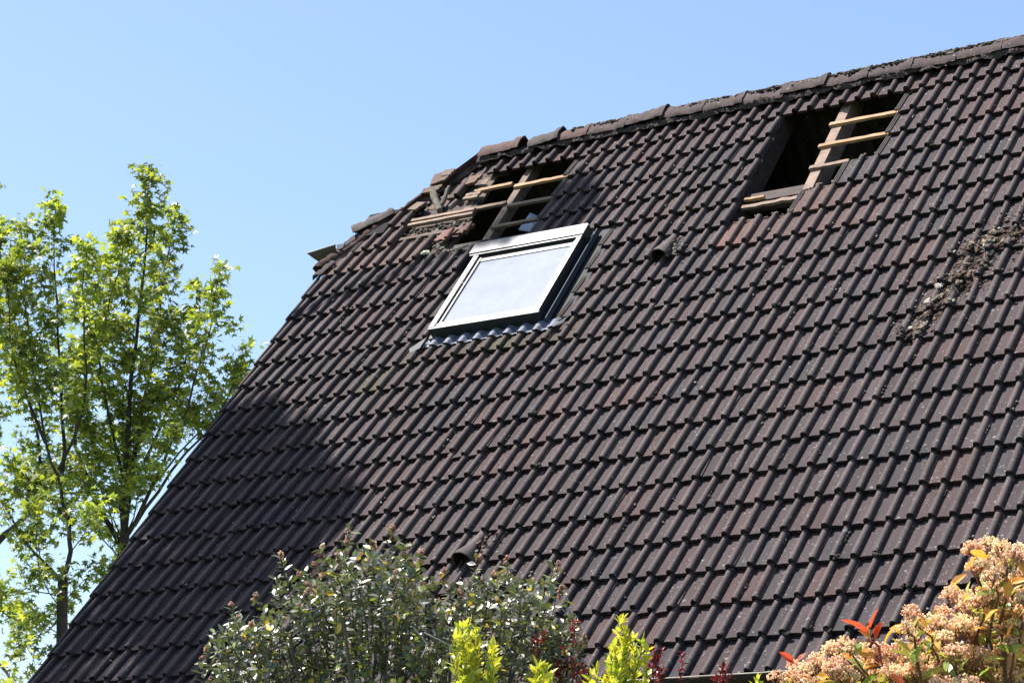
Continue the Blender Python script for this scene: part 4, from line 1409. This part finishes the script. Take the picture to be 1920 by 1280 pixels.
# -- golden euonymus
def golden(label, spec, D, sz=.042):
    b = at(spec[0][0], 1800, D)
    root = empty('golden_shrub', (b[0], b[1], 0), label, 'shrub', 'golden-leaved shrubs at the bottom edge')
    stems = []
    for (x, y, wd, k) in spec:
        for q in range(k):
            f = rng.uniform(-1, 1)
            tx = x + f * wd; ty = y + abs(f) ** 1.3 * wd * 1.1 + (0 if q == 0 else rng.exponential(26))
            d_ = D + rng.normal(0, .07)
            stems.append(stem_to(at(tx, ty, d_), at(x + f * wd * .4, ty + rng.uniform(110, 170), d_), 7, .008))
    w = MB()
    for st in stems: w.tube(st, np.linspace(.004, .0018, len(st)), 4, (.22, .26, .06, 1))
    for (x, y, wd, k) in spec:
        w.tube(stem_to(at(x, y + 120, D), np.array([b[0] + rng.normal(0, .05), b[1], 0]), 10, .02), np.linspace(.014, .006, 10), 6, (.14, .13, .07, 1))
    w.build('branches', M_BARK, root)
    c = MB()
    shrub_leaves(c, stems, sz, [(.56, .53, .07), (.66, .62, .12), (.40, .45, .07), (.23, .31, .05)], [.4, .25, .22, .13], pitch=.015, spread=.62, up=.85, wide=1.0, skip=.05)
    c.build('leaves', M_GOLD, root)


golden('bright yellow-green bush, the left upright tuft in front of the dark shrub', [(878, 1162, 30, 10), (908, 1196, 42, 11), (870, 1215, 24, 6)], 9.0)
golden('low bright yellow-green tuft between the two tall golden bushes', [(1000, 1236, 38, 10)], 8.9, .046)
golden('tallest yellow-green bush right of the dark shrub, two pale leaves at its tip', [(1163, 1156, 8, 3), (1178, 1182, 42, 14), (1112, 1252, 34, 8), (1160, 1235, 46, 10)], 9.0)
golden('tiny yellow-green shoot just in front of the gutter', [(1430, 1262, 16, 4)], 8.6, .036)

# -- red barberry sprigs
rb_ = at(1180, 1800, 9.3)
rroot = empty('red_leaved_shrub', (rb_[0], rb_[1], 0), 'thin dark red-leaved shrub poking up between the golden bushes', 'shrub')
rst = []
for (x, y, k, ln) in ((1077, 1152, 2, 45), (1066, 1200, 3, 45), (1008, 1182, 3, 40), (1050, 1225, 3, 40), (1222, 1212, 4, 50), (1236, 1228, 3, 40), (1277, 1182, 1, 110), (1362, 1246, 4, 30), (1345, 1262, 3, 20), (1095, 1240, 4, 60)):
    for q in range(k):
        xx = x + rng.normal(0, 7 if k > 2 else 1.5); yy = y + rng.exponential(12)
        d_ = 9.3 + rng.normal(0, .05)
        rst.append(stem_to(at(xx, yy, d_), at(x + rng.normal(0, 4), yy + ln, d_), 6, .004))
w = MB()
for st in rst: w.tube(st, np.linspace(.003, .0015, len(st)), 4, (.14, .04, .035, 1))
for x, y in ((1070, 1230), (1010, 1230), (1230, 1270), (1277, 1280), (1355, 1280)):
    w.tube(stem_to(at(x, y, 9.3), np.array([rb_[0], rb_[1], 0]), 10, .02), np.linspace(.008, .003, 10), 5, (.16, .08, .06, 1))
w.build('branches', M_BARK, rroot)
c = MB()
shrub_leaves(c, rst, .024, [(.16, .012, .018), (.26, .024, .028), (.07, .008, .012)], [.45, .25, .3], pitch=.010, spread=.85, up=.5, wide=.9, skip=.1)
c.build('leaves', M_RED, rroot)

# -- photinia on the right
DP = 7.2
pb_ = at(1850, 1900, DP)
proot = empty('photinia_shrub', (pb_[0], pb_[1], 0), 'flowering shrub in the lower right corner with pink-cream blossom heads and orange leaves', 'shrub')
heads = [(1850, 1028, 30), (1888, 1048, 30), (1912, 1035, 26), (1835, 1062, 26), (1915, 1085, 26), (1868, 1085, 28), (1788, 1120, 28), (1822, 1135, 30), (1862, 1125, 32), (1900, 1135, 32), (1722, 1162, 26), (1755, 1172, 26), (1790, 1185, 34), (1832, 1180, 34), (1874, 1180, 34), (1912, 1188, 34),
         (1700, 1178, 18), (1772, 1150, 18), (1562, 1218, 24), (1592, 1212, 20), (1528, 1240, 26), (1492, 1255, 22), (1558, 1258, 30), (1640, 1228, 26), (1670, 1238, 26), (1610, 1252, 28), (1655, 1268, 28), (1830, 1235, 32), (1868, 1222, 30), (1905, 1235, 32), (1780, 1248, 26), (1740, 1262, 26),
         (1850, 1268, 32), (1895, 1272, 32), (1700, 1272, 26), (1470, 1275, 22), (1515, 1275, 26), (1580, 1285, 28), (1810, 1290, 30), (1690, 1215, 14), (1715, 1195, 14), (1870, 1055, 22), (1930, 1120, 24), (1932, 1150, 24), (1928, 1060, 22)]
for k in range(34):
    hx = rng.uniform(1470, 1935); hy = np.interp(hx, [1470, 1560, 1640, 1720, 1790, 1850, 1935], [1275, 1235, 1235, 1185, 1150, 1075, 1060]) + 20 + rng.uniform(0, 130)
    heads.append((hx, hy, rng.uniform(20, 30)))
w = MB(); fb = MB()
FC = [(.90, .64, .50), (.92, .72, .55), (.86, .80, .52), (.90, .62, .46), (.94, .86, .62)]
lst = []
for (x, y, r_) in heads:
    d_ = DP + rng.uniform(-.25, .25)
    p = at(x, y, d_); rr = r_ / F_PX * d_
    nn = int(95 * (r_ / 28) ** 2)
    for q in range(3):
        o = np.array([rng.normal(0, .4), rng.normal(0, .4), rng.normal(0, .25)]) * rr
        corymb(fb, p + o, rr * .8, nn, FC, .0037, dome=.55, stemcol=(.45, .26, .2, 1))
    st = stem_to(p - np.array([0, 0, rr * .5]), at(x + (1850 - x) * .25 + rng.normal(0, 10), y + rng.uniform(90, 150), d_ + .1), 7, .01)
    w.tube(st, np.linspace(.005, .0025, 7), 5, (.16, .08, .06, 1)); lst.append(st)
for k in range(60):
    x = rng.uniform(1480, 1930); yl = np.interp(x, [1480, 1560, 1620, 1700, 1790, 1850, 1930], [1265, 1230, 1215, 1180, 1130, 1050, 1030])
    y = yl + 15 + rng.exponential(60); d_ = DP + rng.uniform(0, .45)
    st = stem_to(at(x, y, d_), at(x + (1850 - x) * .25, y + rng.uniform(80, 150), d_), 6, .015); lst.append(st)
    w.tube(st, np.linspace(.004, .002, 6), 4, (.16, .09, .06, 1))
for x, y in ((1880, 1180), (1800, 1220), (1700, 1260), (1600, 1290), (1520, 1300)):
    w.tube(stem_to(at(x, y + 30, DP), np.array([pb_[0], pb_[1], 0]), 10, .03), np.linspace(.018, .006, 10), 6, (.14, .10, .08, 1))
w.tube(stem_to(at(1625, 1200, DP - .1), at(1660, 1262, DP), 6, .005), .0035, 6, (.22, .06, .06, 1))
w.build('branches', M_BARK, proot)
c = MB()
shrub_leaves(c, lst, .072, [(.50, .45, .12), (.56, .36, .10), (.21, .28, .07), (.38, .42, .13), (.56, .28, .09)], [.26, .15, .26, .26, .07], pitch=.036, spread=.9, up=.5, wide=.95, skip=.1, fold=1.6, pair=False)


def bigleaf(x, y, x2, y2, col, d_=DP - .15, sz=None, wide=1.0):
    a = at(x, y, d_); b = at(x2, y2, d_ - rng.uniform(.0, .04))
    L_ = np.linalg.norm(b - a)
    Fr = orient((b - a)[None], np.array([[-.5, -.6, .6]]) + rng.normal(0, .3, (1, 3)))
    scatter(c, LV * np.array([wide, 1, 1.6]), LF, a[None], Fr, np.array([L_]), np.array([[*col, 1.0]]))


RD = (.66, .10, .07); OR = (.72, .36, .09); YO = (.64, .44, .06); GR = (.24, .36, .06)
for q in ((1632, 1190, 1580, 1158, RD), (1628, 1188, 1643, 1140, RD), (1632, 1192, 1655, 1165, OR), (1634, 1198, 1610, 1180, OR), (1630, 1205, 1600, 1200, (.5, .45, .4)), (1636, 1205, 1625, 1172, YO), (1640, 1200, 1652, 1168, RD),
          (1712, 1185, 1668, 1175, YO), (1680, 1172, 1655, 1205, YO), (1490, 1242, 1463, 1222, RD), (1492, 1242, 1512, 1222, (.5, .2, .12)), (1490, 1245, 1480, 1228, RD), (1850, 1048, 1820, 1030, OR), (1858, 1040, 1884, 1010, OR),
          (1890, 1092, 1925, 1085, OR), (1895, 1095, 1900, 1115, GR), (1905, 1100, 1922, 1120, OR), (1838, 1072, 1868, 1068, OR), (1810, 1072, 1830, 1040, OR), (1715, 1215, 1712, 1245, GR), (1735, 1200, 1715, 1240, GR), (1720, 1155, 1735, 1175, OR),
          (1560, 1235, 1540, 1262, YO), (1600, 1218, 1640, 1225, OR), (1580, 1225, 1562, 1238, YO), (1900, 1240, 1925, 1210, OR), (1780, 1100, 1810, 1075, OR), (1845, 1165, 1870, 1140, YO), (1875, 1140, 1905, 1130, GR), (1860, 1250, 1835, 1265, GR),
          (1700, 1290, 1670, 1262, (.5, .12, .06)), (1885, 1205, 1900, 1165, OR), (1790, 1235, 1812, 1215, YO)):
    bigleaf(*q[:4], q[4])
c.build('leaves', M_PHOT, proot)
fb.build('flower_heads', M_FLOWER, proot)
